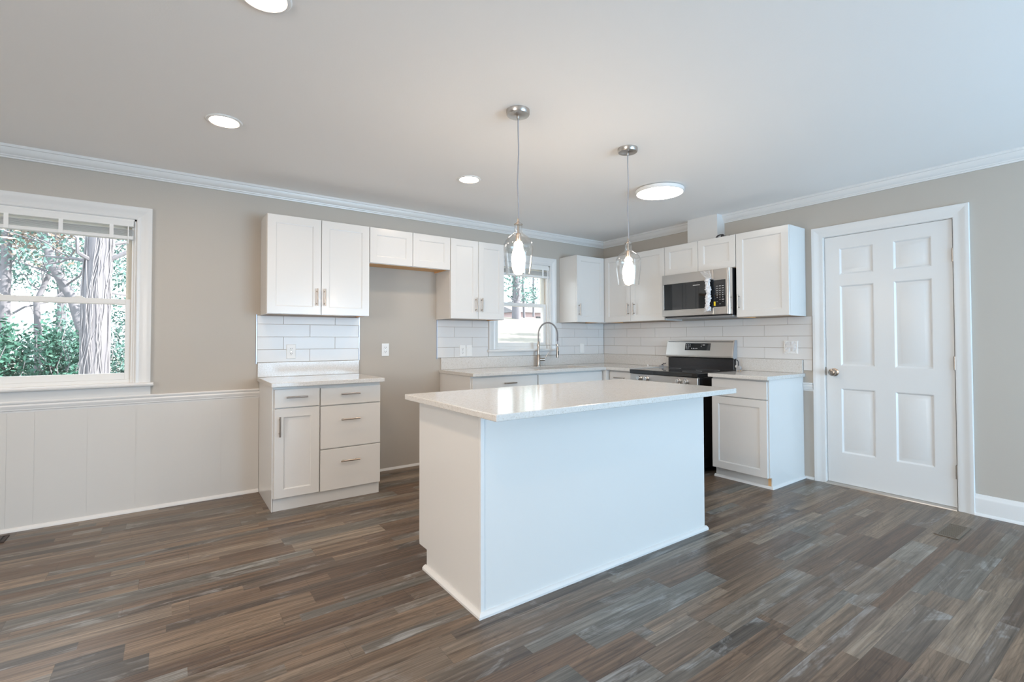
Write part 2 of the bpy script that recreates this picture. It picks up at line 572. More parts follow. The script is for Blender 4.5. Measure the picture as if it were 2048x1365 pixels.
# ------------------------------------------------------------------ windows
CAS = [(0, 0), (0, .012), (.006, .016), (.018, .015), (.024, .012), (.046, .015), (.058, .021), (.070, .024), (.086, .024), (.088, .020), (.088, 0)]
def window(num, op, right_cas=.088, stool_z=None, apron_z=0.0, stool_over=.105, rail=1.455):
    x0, x1, z0, z1 = op
    w = struct(MB().box(x0, x0+.012, 0, .15, z0, z1).box(x1-.012, x1, 0, .15, z0, z1).box(x0, x1, 0, .15, z1-.012, z1).box(x0, x1, .03, .15, z0, z0+.03)
               .build(f'window_{num}', MT['vinyl'], org=(x0, 0, z0)))
    MB().casing(CAS, x0, x1, stool_z, z1).build('casing', MT['trim'], w, smooth=30)
    # stool and apron
    s = MB()
    st = [(0, stool_z-.026), (.036, stool_z-.026), (.044, stool_z-.020), (.046, stool_z-.012), (.042, stool_z-.003), (.036, stool_z), (0, stool_z)]
    s.rail(st, x0-stool_over, x1+stool_over)
    s.box(x0, x1, 0, .045, stool_z-.026, stool_z)
    s.build('stool', MT['trim'], w, smooth=30)
    ap = [(0, apron_z), (.008, apron_z), (.012, apron_z+.012), (.012, stool_z-.045), (.018, stool_z-.034), (.018, stool_z-.026), (0, stool_z-.026)]
    MB().rail(ap, x0-.088, x1+.088).build('apron', MT['trim'], w, smooth=30)
    # stops, then two sashes
    a, b = x0+.012, x1-.012
    MB().box(a, a+.014, .012, .032, stool_z, z1-.012).box(b-.014, b, .012, .032, stool_z, z1-.012).build('sash_stop', MT['vinyl'], w, bevel=.001)
    lo = MB().box(a, a+.048, .035, .068, z0+.03, rail+.018).box(b-.048, b, .035, .068, z0+.03, rail+.018)
    lo.box(a+.048, b-.048, .035, .068, z0+.03, z0+.075).box(a+.048, b-.048, .035, .068, rail-.018, rail+.018)
    lo = lo.build('lower_sash', MT['vinyl'], w, bevel=.002)
    MB().box(a+.046, b-.046, .050, .054, z0+.07, rail-.016).build('pane', MT['pane'], lo)
    hi = MB().box(a, a+.048, .075, .108, rail-.018, z1-.012).box(b-.048, b, .075, .108, rail-.018, z1-.012)
    hi.box(a+.048, b-.048, .075, .108, rail-.018, rail+.015).box(a+.048, b-.048, .075, .108, z1-.06, z1-.012)
    hi = hi.build('upper_sash', MT['cream'], w, bevel=.002)
    MB().box(a+.046, b-.046, .090, .094, rail+.012, z1-.058).build('pane', MT['pane'], hi)
    n = 2
    for k in range(n):
        cx = a+.048+(b-a-.096)*(.28+.44*k)
        MB().box(cx-.03, cx+.03, .036, .070, rail+.018, rail+.024).box(cx-.012, cx+.02, .045, .066, rail+.024, rail+.032).build('sash_lock', MT['vinyl'], w, bevel=.002)
    return w
window(1, W1, stool_z=.892, apron_z=.806)
window(2, W2, stool_z=1.082, apron_z=1.012, rail=1.575)

def blind(op, zb, label, tapes):
    x0, x1, z0, z1 = op
    a, b = x0+.016, x1-.016
    t = thing('window_blind', label, 'blind', ((a+b)/2, .01, zb))
    MB().box(a, b, -.018, .028, z1-.055, z1-.014).build('headrail', MT['blind'], t, bevel=.003)
    s = MB()
    z = zb+.030
    n = 0
    rnd = random.Random(7)
    while z < z1-.075 and n < 16:
        dy = rnd.uniform(-.002, .002)
        s.prism([(a+.004, -.020+dy, z), (a+.004, .004+dy, z+.004), (a+.004, .026+dy, z+.001), (a+.004, .026+dy, z+.0025), (a+.004, .004+dy, z+.0055), (a+.004, -.020+dy, z+.0016)],
                [(b-.004, -.020+dy, z), (b-.004, .004+dy, z+.004), (b-.004, .026+dy, z+.001), (b-.004, .026+dy, z+.0025), (b-.004, .004+dy, z+.0055), (b-.004, -.020+dy, z+.0016)])
        z += .0062; n += 1
    s.build('slat_stack', MT['blind'], t)
    MB().box(a+.003, b-.003, -.020, .026, zb, zb+.024).build('bottom_rail', MT['blind'], t, bevel=.004)
    for x in tapes:
        MB().box(x-.011, x+.011, -.0235, -.0215, zb+.002, z1-.05).build('ladder_tape', MT['white'], t)
    # wand hook and pull tab
    MB().cyl((b-.03, -.022, z1-.055), (b-.03, -.022, zb-.03), .0035, 8).build('tilt_wand', MT['white'], t, smooth=40)
    return t
blind(W1, 1.885, 'raised white slat blind bunched up at the top of the large window above the wainscot', [-5.53, -5.28, -5.03, -4.775])
blind(W2, 1.885, 'raised white slat blind bunched up at the top of the small window over the sink', [-1.50, -1.26, -1.0])

# ------------------------------------------------------------------ entry door (wall B)
def panel_door(mb, x0, x1, z0, z1, yf, t, panels):
    xs = sorted({x0, x1} | {p[0] for p in panels} | {p[1] for p in panels})
    zs = sorted({z0, z1} | {p[2] for p in panels} | {p[3] for p in panels})
    for i in range(len(xs)-1):
        for j in range(len(zs)-1):
            a, b, c, d = xs[i], xs[i+1], zs[j], zs[j+1]
            hit = any(abs(a-p[0]) < 1e-6 and abs(b-p[1]) < 1e-6 and abs(c-p[2]) < 1e-6 and abs(d-p[3]) < 1e-6 for p in panels)
            if not hit:
                mb.add([(a, yf, c), (b, yf, c), (b, yf, d), (a, yf, d)], [(0, 1, 2, 3)])
                continue
            rings = []
            for ins, dep in ((0, 0), (.005, .001), (.016, .011), (.021, .011), (.048, .003), (.052, .002)):
                rings.append([(a+ins, yf+dep, c+ins), (b-ins, yf+dep, c+ins), (b-ins, yf+dep, d-ins), (a+ins, yf+dep, d-ins)])
            vs = [p for r in rings for p in r]
            fs = []
            for r in range(len(rings)-1):
                for k in range(4):
                    k2 = (k+1) % 4
                    fs.append((r*4+k, r*4+k2, r*4+4+k2, r*4+4+k))
            n = (len(rings)-1)*4
            fs.append((n, n+1, n+2, n+3))
            mb.add(vs, fs)
    mb.add([(x0, yf, z0), (x1, yf, z0), (x1, yf, z1), (x0, yf, z1), (x0, yf+t, z0), (x1, yf+t, z0), (x1, yf+t, z1), (x0, yf+t, z1)],
           [(4, 7, 6, 5), (0, 4, 5, 1), (1, 5, 6, 2), (2, 6, 7, 3), (3, 7, 4, 0)])
    return mb
PN = [(c0, c1, r0, r1) for (c0, c1) in ((2.612, 2.851), (2.972, 3.203)) for (r0, r1) in ((.262, .790), (.967, 1.625), (1.708, 1.930))]
d = struct(MB().box(2.49, 2.508, 0, .15, 0, 2.045).box(3.319, 3.337, 0, .15, 0, 2.045).box(2.508, 3.319, 0, .15, 2.030, 2.045)
           .box(2.508, 2.520, .046, .058, .02, 2.03).box(3.307, 3.319, .046, .058, .02, 2.03).build('door_1', MT['trim'], wall='B', org=(2.91, 0, 0)))
slab = panel_door(MB(), 2.511, 3.314, .018, 2.027, .004, .040, PN).build('door_slab', MT['trim'], d, smooth=20)
MB().casing([(-.004, 0), (-.004, .011), (.004, .014), (.020, .012), (.040, .014), (.056, .019), (.066, .021), (.080, .021), (.082, .017), (.082, 0)], 2.498, 3.325, 0, 2.037).build('casing', MT['trim'], d, smooth=30)
kn = MB().lathe([(.0, .004), (.030, .004), (.032, -.004), (.024, -.007), (.014, -.009), (.012, -.022), (.019, -.030), (.027, -.040), (.029, -.050), (.026, -.060), (.016, -.065), (.014, -.0655), (.013, -.0635), (.0, -.0635)], (2.572, 0, .915), 'y', 32).build('door_knob', MT['nickel'], d, smooth=35)
kn['label'] = 'brushed nickel door knob'
MB().box(2.5052, 2.5112, -.004, .002, .885, .955).build('strike_plate', MT['duct'], d)
for z in (.262, 1.016, 1.772):
    h = MB().cyl((3.3165, -.006, z-.046), (3.3165, -.006, z+.046), .0065, 12)
    for k in range(4):
        h.cyl((3.3165, -.006, z-.045+.0225*k), (3.3165, -.006, z-.0435+.0225*k), .0072, 12)
    h.cyl((3.3165, -.006, z+.046), (3.3165, -.006, z+.051), .004, 10)
    h.box(3.3165, 3.334, -.004, .003, z-.045, z+.045)
    h.build('hinge', MT['nickel'], d, smooth=40)
MB().prism([(2.508, -.03, 0), (2.508, -.028, .008), (2.508, .0, .016), (2.508, .15, .016), (2.508, .15, 0)], [(3.319, -.03, 0), (3.319, -.028, .008), (3.319, .0, .016), (3.319, .15, .016), (3.319, .15, 0)]).build('threshold', MT['alu'], d)

# boxed-in vent chase above the microwave
struct(MB().box(1.296, 1.626, -.127, 0, 2.13, H).build('trim_7', MT['trim'], wall='B', bevel=.002))

# ------------------------------------------------------------------ cabinets
ZT, ZB, ZC = 2.137, 1.383, .893
def shaker(x0, x1, z0, z1, yb, t=.019, fw_=.058, rec=.007):
    yf = yb-t
    fx = min(fw_, (x1-x0)*.3)
    fz = min(fw_, (z1-z0)*.3)
    def ring(ix, iz, y):
        return [(x0+ix, y, z0+iz), (x1-ix, y, z0+iz), (x1-ix, y, z1-iz), (x0+ix, y, z1-iz)]
    rings = [ring(0, 0, yb), ring(0, 0, yf+.0015), ring(.0015, .0015, yf), ring(fx, fz, yf), ring(fx+.0015, fz+.0015, yf+.0025), ring(fx+.005, fz+.005, yf+.003), ring(fx+.0065, fz+.0065, yf+rec)]
    vs = [p for r in rings for p in r]
    fs = [(0, 1, 2, 3)]
    for r in range(len(rings)-1):
        for k in range(4):
            k2 = (k+1) % 4
            fs.append((r*4+k, r*4+k2, r*4+4+k2, r*4+4+k))
    n = (len(rings)-1)*4
    fs.append((n, n+1, n+2, n+3))
    return MB().add(vs, fs)
def slabfront(x0, x1, z0, z1, yb, t=.019):
    return MB().box(x0, x1, yb-t, yb, z0, z1)
def bar_handle(parent, x, z, yf, L=.135, vertical=True):
    s = MB()
    o = .030
    if vertical:
        s.cyl((x, yf-o, z-L/2), (x, yf-o, z+L/2), .0058, 14)
        for q in (-1, 1):
            s.cyl((x, yf+.001, z+q*.048), (x, yf-o, z+q*.048), .0045, 10)
    else:
        s.cyl((x-L/2, yf-o, z), (x+L/2, yf-o, z), .0058, 14)
        for q in (-1, 1):
            s.cyl((x+q*.048, yf+.001, z), (x+q*.048, yf-o, z), .0045, 10)
    s.build('handle', MT['nickel'], parent, smooth=40)

def upper(label, wall, x0, x1, z0, doors, handles, org_x=None, wood=True, endpanel=False, depth=.279):
    t = thing('wall_cabinet', label, 'cabinet', ((x0+x1)/2, 0, z0), wall, 'white wall cabinets')
    s = MB()
    s.box(x0, x0+.016, -depth, -.002, z0, ZT); s.box(x1-.016, x1, -depth, -.002, z0, ZT)
    s.box(x0+.016, x1-.016, -depth, -.002, ZT-.016, ZT); s.box(x0+.016, x1-.016, -.010, -.002, z0+.02, ZT-.016)
    s.box(x0+.016, x1-.016, -depth, -depth+.019, z0, z0+.03)
    s.build('carcass', MT['cab'], t, bevel=.0008, seg=1)
    o = MB().box(x0+.016, x1-.016, -depth+.019, -.002, z0+.014, z0+.022).box(x0+.016, x1-.016, -depth+.0185, -depth+.020, z0, z0+.014).box(x0+.0155, x0+.017, -depth+.019, -.002, z0+.0005, z0+.014).box(x1-.017, x1-.0155, -depth+.019, -.002, z0+.0005, z0+.014)\
        .box(x0+.001, x1-.001, -depth+.001, -depth+.018, z0-.0008, z0+.001).build('bottom_panel', MT['wood'], t)
    o['label'] = 'raw wood underside'
    for i, (a, b) in enumerate(doors):
        d_ = shaker(a, b, z0+.003, ZT-.003, -depth-.001).build('door', MT['cab'], t)
        if handles and handles[i] is not None:
            bar_handle(d_, handles[i], z0+.138, -depth-.020)
    return t
UF = .279
# long wall
upper('tall white two-door wall cabinet with handles over the narrow counter by the large window', 'A', -3.862, -3.089, ZB, [(-3.860, -3.476), (-3.472, -3.091)], [-3.507, -3.449])
upper('short white two-door bridge cabinet without handles over the empty fridge recess', 'A', -3.087, -2.328, 1.832, [(-3.085, -2.703), (-2.699, -2.330)], None)
upper('white two-door wall cabinet between the fridge recess and the sink window', 'A', -2.326, -1.722, ZB, [(-2.324, -2.025), (-2.021, -1.724)], [-2.056, -1.992])
upper('white single-door wall cabinet between the sink window and the corner', 'A', -.735, -.302, ZB, [(-.733, -.306)], [-.708])
# right wall
upper('white two-door wall cabinet between the corner and the microwave', 'B', .302, 1.139, ZB, [(.306, .684), (.688, 1.137)], [.664, .744])
upper('short white two-door cabinet without handles directly above the microwave', 'B', 1.141, 1.905, 1.836, [(1.143, 1.523), (1.527, 1.903)], None)
upper('wide white single-door wall cabinet at the end of the row near the white door', 'B', 1.907, 2.362, ZB, [(1.909, 2.360)], [1.935])
# blind corner filler behind the two corner wall cabinets
tag(MB().box(-.300, -.002, -.300, -.002, ZB, ZT).build('corner_filler', MT['cab'], bevel=.001), 'white corner box joining the two runs of wall cabinets', 'cabinet')

BF = -.585
def base(name, label, wall, x0, x1, toe=.085, toe_y=.045, hollow=False):
    t = thing('base_cabinet', label, 'cabinet', ((x0+x1)/2, 0, 0), wall, 'white base cabinets')
    if hollow:
        s = MB().box(x0, x0+.018, BF, -.002, toe, ZC-.031).box(x1-.018, x1, BF, -.002, toe, ZC-.031).box(x0+.018, x1-.018, BF, -.002, toe, toe+.018)
        s.box(x0+.018, x1-.018, -.014, -.002, toe+.018, ZC-.031).box(x0+.018, x1-.018, BF, BF+.02, toe+.018, toe+.05).box(x0+.018, x1-.018, BF, BF+.02, .70, ZC-.031)
    else:
        s = MB().box(x0, x1, BF, -.002, toe, ZC-.031)
    s.build('carcass', MT['cab'], t, bevel=.001, seg=1)
    MB().box(x0+.002, x1-.002, BF+toe_y, BF+toe_y+.016, .0, toe).build('toe_kick', MT['cab'], t)
    return t
def side_panel(t, x0, x1, toe, toe_y):
    pts = [(-.002, 0), (BF+toe_y-.001, 0), (BF+toe_y-.001, toe+.004), (BF-.001, toe+.004), (BF-.001, ZC-.031), (-.002, ZC-.031)]
    MB().prism([(x0, y, z) for y, z in pts], [(x1, y, z) for y, z in pts]).build('side_panel', MT['cab'], t, bevel=.0008, seg=1)
# narrow counter run by the window
t = base('c', 'white base cabinet with one door and four drawers standing alone by the wainscot', 'A', -3.858, -3.103, .090, toe_y=.010)
side_panel(t, -3.866, -3.858, .090, .006)
f = slabfront(-3.853, -3.557, .716, .842, BF-.001).build('drawer', MT['cab'], t, bevel=.0015); bar_handle(f, -3.712, .788, BF-.020, .138, False)
f = shaker(-3.853, -3.557, .092, .708, BF-.001).build('door', MT['cab'], t); bar_handle(f, -3.822, .588, BF-.020, .138)
for (a, b, hz) in ((.710, .836, .788), (.394, .702, .600), (.090, .386, .294)):
    f = slabfront(-3.549, -3.106, a, b, BF-.001).build('drawer', MT['cab'], t, bevel=.0015)
    bar_handle(f, -3.340, hz, BF-.020, .138, False)
# sink run
t = base('c', 'white base cabinet with a top drawer between the fridge recess and the sink cabinet', 'A', -2.276, -1.540, .100)
side_panel(t, -2.284, -2.276, .100, .045)
f = slabfront(-2.272, -1.545, .712, .846, BF-.001).build('drawer', MT['cab'], t, bevel=.0015); bar_handle(f, -1.880, .787, BF-.020, .138, False)
for (a, b, hx) in ((-2.272, -1.911, -1.945), (-1.906, -1.545, -1.872)):
    f = shaker(a, b, .102, .704, BF-.001).build('door', MT['cab'], t); bar_handle(f, hx, .588, BF-.020)
t = base('c', 'white sink base cabinet with a plain false front below the faucet', 'A', -1.538, -.652, .100, hollow=True)
slabfront(-1.533, -.662, .712, .846, BF-.001).build('false_front', MT['cab'], t, bevel=.0015)
for (a, b, hx) in ((-1.533, -1.101, -1.133), (-1.095, -.662, -1.063)):
    f = shaker(a, b, .102, .704, BF-.001).build('door', MT['cab'], t); bar_handle(f, hx, .588, BF-.020)
# corner to range on the right wall
t = base('c', 'narrow white base cabinet with a small drawer between the corner and the range', 'B', .652, .968, .100)
f = slabfront(.662, .963, .712, .846, BF-.001).build('drawer', MT['cab'], t, bevel=.0015); bar_handle(f, .812, .787, BF-.020, .138, False)
f = shaker(.662, .963, .102, .704, BF-.001).build('door', MT['cab'], t); bar_handle(f, .70, .588, BF-.020)
tag(MB().box(-.650, -.002, -.650, -.002, .1, ZC-.031).build('corner_filler', MT['cab'], bevel=.001), 'white blind corner base box under the corner of the worktop', 'cabinet')
# end cabinet
t = base('c', 'white base cabinet with one shaker door between the range and the white door', 'B', 1.846, 2.324, .085, toe_y=.040)
side_panel(t, 2.324, 2.332, .085, .030)
f = slabfront(1.850, 2.321, .706, .848, BF-.001).build('drawer', MT['cab'], t, bevel=.0015)
f = shaker(1.850, 2.321, .088, .698, BF-.001).build('door', MT['cab'], t)
MB().box(2.302, 2.3245, BF+.0285, BF+.041, .012, .085).build('raw_edge', MT['wood'], t)
YS = BF+.028
s = MB().prism([(1.846, YS-d, z) for d, z in SHOE], [(2.332+d, YS-d, z) for d, z in SHOE])
s.prism([(2.332+d, YS-d, z) for d, z in SHOE], [(2.332+d, -.001, z) for d, z in SHOE])
s.build('shoe_molding', MT['trim'], t, smooth=40)

# ------------------------------------------------------------------ worktops
def top(name, label, boxes, wall='A', org=None, bev=.003):
    s = MB()
    for b in boxes:
        s.box(*b)
    return tag(s.build(name, MT['quartz'], wall=wall, org=org, bevel=bev), label, 'countertop', None)
CF = -.646
o = top('countertop', 'short speckled white quartz worktop on the standalone base cabinet by the large window', [(-3.880, -3.086, CF, -.001, ZC-.030, ZC)], org=(-3.48, -.3, ZC-.03))
MB().box(-3.880, -3.083, -.021, -.001, ZC+.0005, 1.008).build('backsplash_slab', MT['quartz'], o, bevel=.002)
# L-shaped worktop with sink cutout
SX0, SX1, SY0, SY1 = -1.455, -.725, -.515, -.135
s = MB()
def slab_poly(s, cells, z0, z1):
    for (a, b, c, d_) in cells:
        s.box(a, b, c, d_, z0, z1)
s = MB()
Z0, Z1 = ZC-.030, ZC
out_ = [(-2.294, CF), (CF, CF), (CF, -.970), (-.001, -.970), (-.001, -.001), (-2.294, -.001)]
hole = [(SX0, SY0), (SX1, SY0), (SX1, SY1), (SX0, SY1)]
bm_v = [(x, y, z) for z in (Z0, Z1) for x, y in out_+hole]
# top / bottom faces split into convex pieces around the hole (indices into out_+hole; extra helper points follow)
ex = [(SX0, CF), (SX0, -.001), (SX1, CF), (SX1, -.001), (CF, -.001)]
allp = out_+hole+ex
n = len(allp)
vs = [(x, y, Z0) for x, y in allp]+[(x, y, Z1) for x, y in allp]
cells = [(0, 10, 6, 9, 11, 5), (10, 12, 7, 6), (9, 8, 13, 11), (12, 1, 14, 13, 8, 7), (1, 2, 3, 4, 14)]
fs = [tuple(i+n for i in c) for c in cells]+[tuple(reversed(c)) for c in cells]
for lp in ((0, 10, 12, 1, 2, 3, 4, 14, 13, 11, 5), (9, 8, 7, 6)):
    for i in range(len(lp)):
        a, b = lp[i], lp[(i+1) % len(lp)]
        fs.append((a, b, n+b, n+a))
s.add(vs, fs)
o = tag(s.build('countertop', MT['quartz'], org=(-.35, -.35, Z0), bevel=.0025), 'L-shaped speckled white quartz worktop holding the sink and turning the corner', 'countertop')
MB().box(-2.280, -.002, -.021, -.001, ZC+.0005, 1.008).box(-.021, -.002, -.972, -.0215, ZC+.0005, 1.008).build('backsplash_slab', MT['quartz'], o, bevel=.002)
o = top('countertop', 'small speckled white quartz worktop on the end cabinet between the range and the white door', [(1.838, 2.350, CF, -.001, ZC-.030, ZC)], 'B', (2.1, -.3, ZC-.03))
MB().box(1.80, 2.335, -.021, -.001, ZC+.0005, 1.008).build('backsplash_slab', MT['quartz'], o, bevel=.002)

# sink bowl
t = thing('kitchen_sink', 'undermount stainless steel sink sunk in the worktop below the faucet', 'sink', ((SX0+SX1)/2, (SY0+SY1)/2, .67))
s = MB()
a, b, c, e = SX0-.006, SX1+.006, SY0-.006, SY1+.006
rings = [(a-.012, b+.012, c-.012, e+.012, Z0-.001), (a, b, c, e, Z0-.001), (a+.004, b-.004, c+.004, e-.004, .70), (a+.03, b-.03, c+.03, e-.03, .68)]
vs, fs = [], []
for (p, q, r_, u, z) in rings:
    vs += [(p, r_, z), (q, r_, z), (q, u, z), (p, u, z)]
for r_ in range(3):
    for k in range(4):
        k2 = (k+1) % 4
        fs.append((r_*4+k, r_*4+k2, r_*4+4+k2, r_*4+4+k))
fs.append((12, 13, 14, 15))
o = MB().add(vs, fs).build('bowl', MT['steel'], t, smooth=30)
sd = o.modifiers.new('wall', 'SOLIDIFY'); sd.thickness = .0012
MB().lathe([(0, .003), (.03, .003), (.043, .002), (.045, 0), (0, 0)], ((SX0+SX1)/2, -.32, .6815), 'z', 24).build('drain', MT['chrome'], t, smooth=40)

# faucet
FX, FY = -1.118, -.085
t = thing('kitchen_faucet', 'brushed nickel spring-neck kitchen faucet with pull-down spray at the sink', 'faucet', (FX, FY, ZC))
MB().lathe([(0, 0), (.027, 0), (.027, .006), (.021, .009), (.0205, .120), (.017, .126), (.0135, .130), (.0135, .270), (.011, .274), (0, .274)], (FX, FY, ZC), 'z', 24).build('body', MT['nickel'], t, smooth=35)
dirx, diry = .93, -.36
def fp(r, z):
    return Vector((FX+dirx*r, FY+diry*r, ZC+z))
RA = .112
arc = [fp(0, .26), fp(0, .33)]+[fp(RA-RA*math.cos(q), .345+RA*1.22*math.sin(q)) for q in [PI*i/22 for i in range(23)]]+[fp(2*RA, .27), fp(2*RA, .22)]
MB().tube(arc, .0065, 10).build('hose', MT['cord'], t, smooth=50)
# spring coil round the hose
pts = []
L_ = [0]
for i in range(1, len(arc)):
    L_.append(L_[-1]+(arc[i]-arc[i-1]).length)
tot = L_[-1]-.05
turns = 46
N_ = turns*8
for i in range(N_+1):
    d_ = .015+tot*.96*i/N_
    k = max(j for j in range(len(L_)) if L_[j] <= d_)
    k = min(k, len(arc)-2)
    fr_ = (d_-L_[k])/(L_[k+1]-L_[k])
    p = arc[k].lerp(arc[k+1], fr_)
    tn = (arc[k+1]-arc[k]).normalized()
    sd_ = Vector((-diry, dirx, 0)).normalized()
    nn = tn.cross(sd_)
    q = 2*PI*turns*i/N_
    pts.append(p+(sd_*math.cos(q)+nn*math.sin(q))*.0105)
MB().tube(pts, .0021, 5).build('spring', MT['nickel'], t, smooth=60)
MB().lathe([(0, .215), (.010, .215), (.013, .205), (.0145, .20), (.0145, .13), (.017, .10), (.0165, .092), (0, .092)], fp(2*RA, 0), 'z', 20).build('spray_head', MT['nickel'], t, smooth=35)
MB().box(FX+dirx*2*RA-.006, FX+dirx*2*RA+.006, FY+diry*2*RA-.0175, FY+diry*2*RA-.010, ZC+.118, ZC+.165).build('spray_button', MT['blackm'], t, bevel=.002)
s = MB().cyl(fp(.010, .232), fp(2*RA-.012, .232), .0042, 10)
s.lathe([(.0145, .222), (.0175, .222), (.0175, .242), (.0145, .242)], (FX, FY, ZC), 'z', 20)
s.lathe([(.015, .222), (.019, .222), (.019, .242), (.015, .242)], fp(2*RA, 0), 'z', 20)
s.build('docking_arm', MT['nickel'], t, smooth=40)
s = MB().cyl(fp(.015, .073), fp(.072, .073), .015, 16).tube([fp(.068, .076), fp(.085, .098), fp(.118, .148)], [.0065, .0060, .0055], 10)
s.build('lever', MT['nickel'], t, smooth=40)

# ------------------------------------------------------------------ tile backsplashes
def tiles(name, label, wall, regions, holes, phase_even, phase_odd, zbase=1.0095, pitch=.1016, L=.406, gap=.0028, edges=()):
    # regions: (x0,x1,z0,z1); courses start at zbase
    t = thing(name, label, 'backsplash', ((regions[0][0]+regions[0][1])/2, 0, regions[0][2]), wall)
    g = MB()
    for (a, b, c, d_) in regions:
        g.box(a, b, -.0055, -.0005, c, d_)
    g.build('grout', MT['grout'], t)
    s = MB()
    for (a, b, c, d_) in regions:
        k0 = math.floor((c-zbase)/pitch+1e-6)
        k1 = math.ceil((d_-zbase)/pitch-1e-6)
        for k in range(k0, k1):
            lo, hi = max(c, zbase+k*pitch), min(d_, zbase+(k+1)*pitch)
            if hi-lo < .006:
                continue
            ph = phase_odd if k % 2 else phase_even
            j = math.floor((a-ph)/L)
            while ph+j*L < b:
                l, r_ = max(a, ph+j*L), min(b, ph+(j+1)*L)
                j += 1
                if r_-l < .006:
                    continue
                s.box(l+gap/2, r_-gap/2, -.0085, -.004, lo+gap/2, hi-gap/2)
    s.build('tile_field', MT['tile'], t, bevel=.0008, seg=2)
    for (x, c, d_) in edges:
        MB().box(x-.0025, x+.0025, -.0105, -.0005, c, d_).build('edge_strip', MT['tedge'], t)
    return t
tiles('tile_backsplash', 'small white subway tile panel between the standalone counter and the wall cabinet by the window', 'A',
      [(-3.884, -3.080, 1.0095, 1.381)], [], -3.491, -3.693, edges=[(-3.888, 1.0, 1.39), (-3.079, 1.009, 1.381)])
tiles('tile_backsplash', 'white subway tile on the long wall between the fridge recess and the sink window', 'A',
      [(-2.316, -1.726, 1.0095, 1.381)], [], -2.130, -1.922, edges=[(-2.319, .999, 1.381)])
tiles('tile_backsplash', 'white subway tile on the long wall between the sink window and the corner', 'A',
      [(-.796, -.010, 1.0095, 1.381)], [], -2.130, -1.922)
tiles('tile_backsplash', 'white subway tile on the short wall behind the range', 'B',
      [(.010, 2.409, 1.0095, 1.381), (.975, 1.80, .80, 1.0095), (2.338, 2.409, .918, 1.0095)], [], 1.600, 1.400)

# ------------------------------------------------------------------ outlets
def outlet(label, wall, x, z, y=-.0087, gangs=1, kind='duplex'):
    w = .070 if gangs == 1 else .116
    hgt = .115
    t = thing('wall_outlet' if kind == 'duplex' else 'switch_plate', label, 'outlet' if kind == 'duplex' else 'switch', (x, y, z), wall)
    MB().box(x-w/2, x+w/2, y-.006, y, z-hgt/2, z+hgt/2).build('cover_plate', MT['white'], t, bevel=.003)
    if kind == 'duplex':
        for q in (-1, 1):
            zz = z+q*.0195
            r_ = MB().prism([(x+.0165*math.cos(a)*1.0, y-.0075, zz+max(-.0115, min(.0115, .0165*math.sin(a)))) for a in [2*PI*i/24 for i in range(24)]],
                            [(x+.0165*math.cos(a)*1.0, y-.004, zz+max(-.0115, min(.0115, .0165*math.sin(a)))) for a in [2*PI*i/24 for i in range(24)]]).build('receptacle', MT['white'], t)
            MB().box(x-.0075, x-.005, y-.0079, y-.006, zz-.001, zz+.008).box(x+.005, x+.0075, y-.0079, y-.006, zz-.001, zz+.008).cyl((x, y-.0079, zz-.007), (x, y-.006, zz-.007), .0026, 10).build('slots', MT['dark'], r_)
        MB().cyl((x, y-.0072, z), (x, y-.005, z), .003, 10).build('screw', MT['chrome'], t)
    return t
outlet('white duplex outlet set in the small tile panel above the standalone counter', 'A', -3.636, 1.093)
outlet('white duplex outlet on the bare painted wall of the fridge recess', 'A', -2.838, 1.096, -.0005)
t = outlet('white duplex outlet on tile between the fridge recess and the sink window', 'A', -2.035, 1.075)
# a two-gang plate: a paddle switch sits beside that receptacle
MB().box(-1.990, -1.925, -.0147, -.0087, 1.0175, 1.1325).build('cover_plate', MT['white'], t, bevel=.003)
MB().box(-1.974, -1.941, -.0165, -.0145, 1.042, 1.108).build('switch_paddle', MT['white'], t, bevel=.002)
t = outlet('white paddle switch plate on tile between the sink window and the corner', 'A', -.385, 1.081, kind='switch')
MB().box(-.4015, -.3685, -.0167, -.0147, 1.048, 1.114).build('switch_paddle', MT['white'], t, bevel=.002)
t = outlet('wide two-gang switch plate under loose plastic film on tile near the white door', 'B', 2.238, 1.116, gangs=2, kind='switch')
for q in (-.023, .023):
    MB().box(2.238+q-.0165, 2.238+q+.0165, -.0167, -.0147, 1.083, 1.149).build('switch_paddle', MT['white'], t, bevel=.002)
rnd = random.Random(3)
s = MB()
pts = {}
for i in range(9):
    for j in range(9):
        pts[i, j] = (2.190+.095*i/8, -.0185-rnd.uniform(0, .010), 1.068+.098*j/8)
for i in range(8):
    for j in range(8):
        s.add([pts[i, j], pts[i+1, j], pts[i+1, j+1], pts[i, j+1]], [(0, 1, 2), (0, 2, 3)])
s.build('protective_film', MT['film'], t)

# ------------------------------------------------------------------ microwave (wall B)
MX0, MX1, MF = 1.168, 1.893, -.378
MZ0, MZ1 = 1.405, 1.832
t = thing('microwave_oven', 'stainless over-the-range microwave with black glass door and plastic-wrapped handle', 'microwave', (1.52, 0, MZ0), 'B')
MB().box(MX0+.004, MX1-.004, MF+.045, -.004, MZ0, MZ1).build('housing', MT['black'], t, bevel=.002)
MB().box(MX0+.01, MX1-.01, MF+.06, -.03, MZ0-.012, MZ0).build('bottom_vent', MT['grey'], t, bevel=.002)
DX = 1.735
# door frame in steel, bowed edge
dr = MB().box(MX0, DX-.002, MF, MF+.044, 1.735, MZ1-.003).box(MX0, DX-.002, MF, MF+.044, MZ0+.010, 1.478).box(MX0, MX0+.022, MF, MF+.044, 1.478, 1.735).build('door', MT['steel'], t, bevel=.003)
MB().box(MX0+.022, DX-.002, MF+.003, MF+.03, 1.478, 1.735).build('door_window', MT['bglass'], dr)
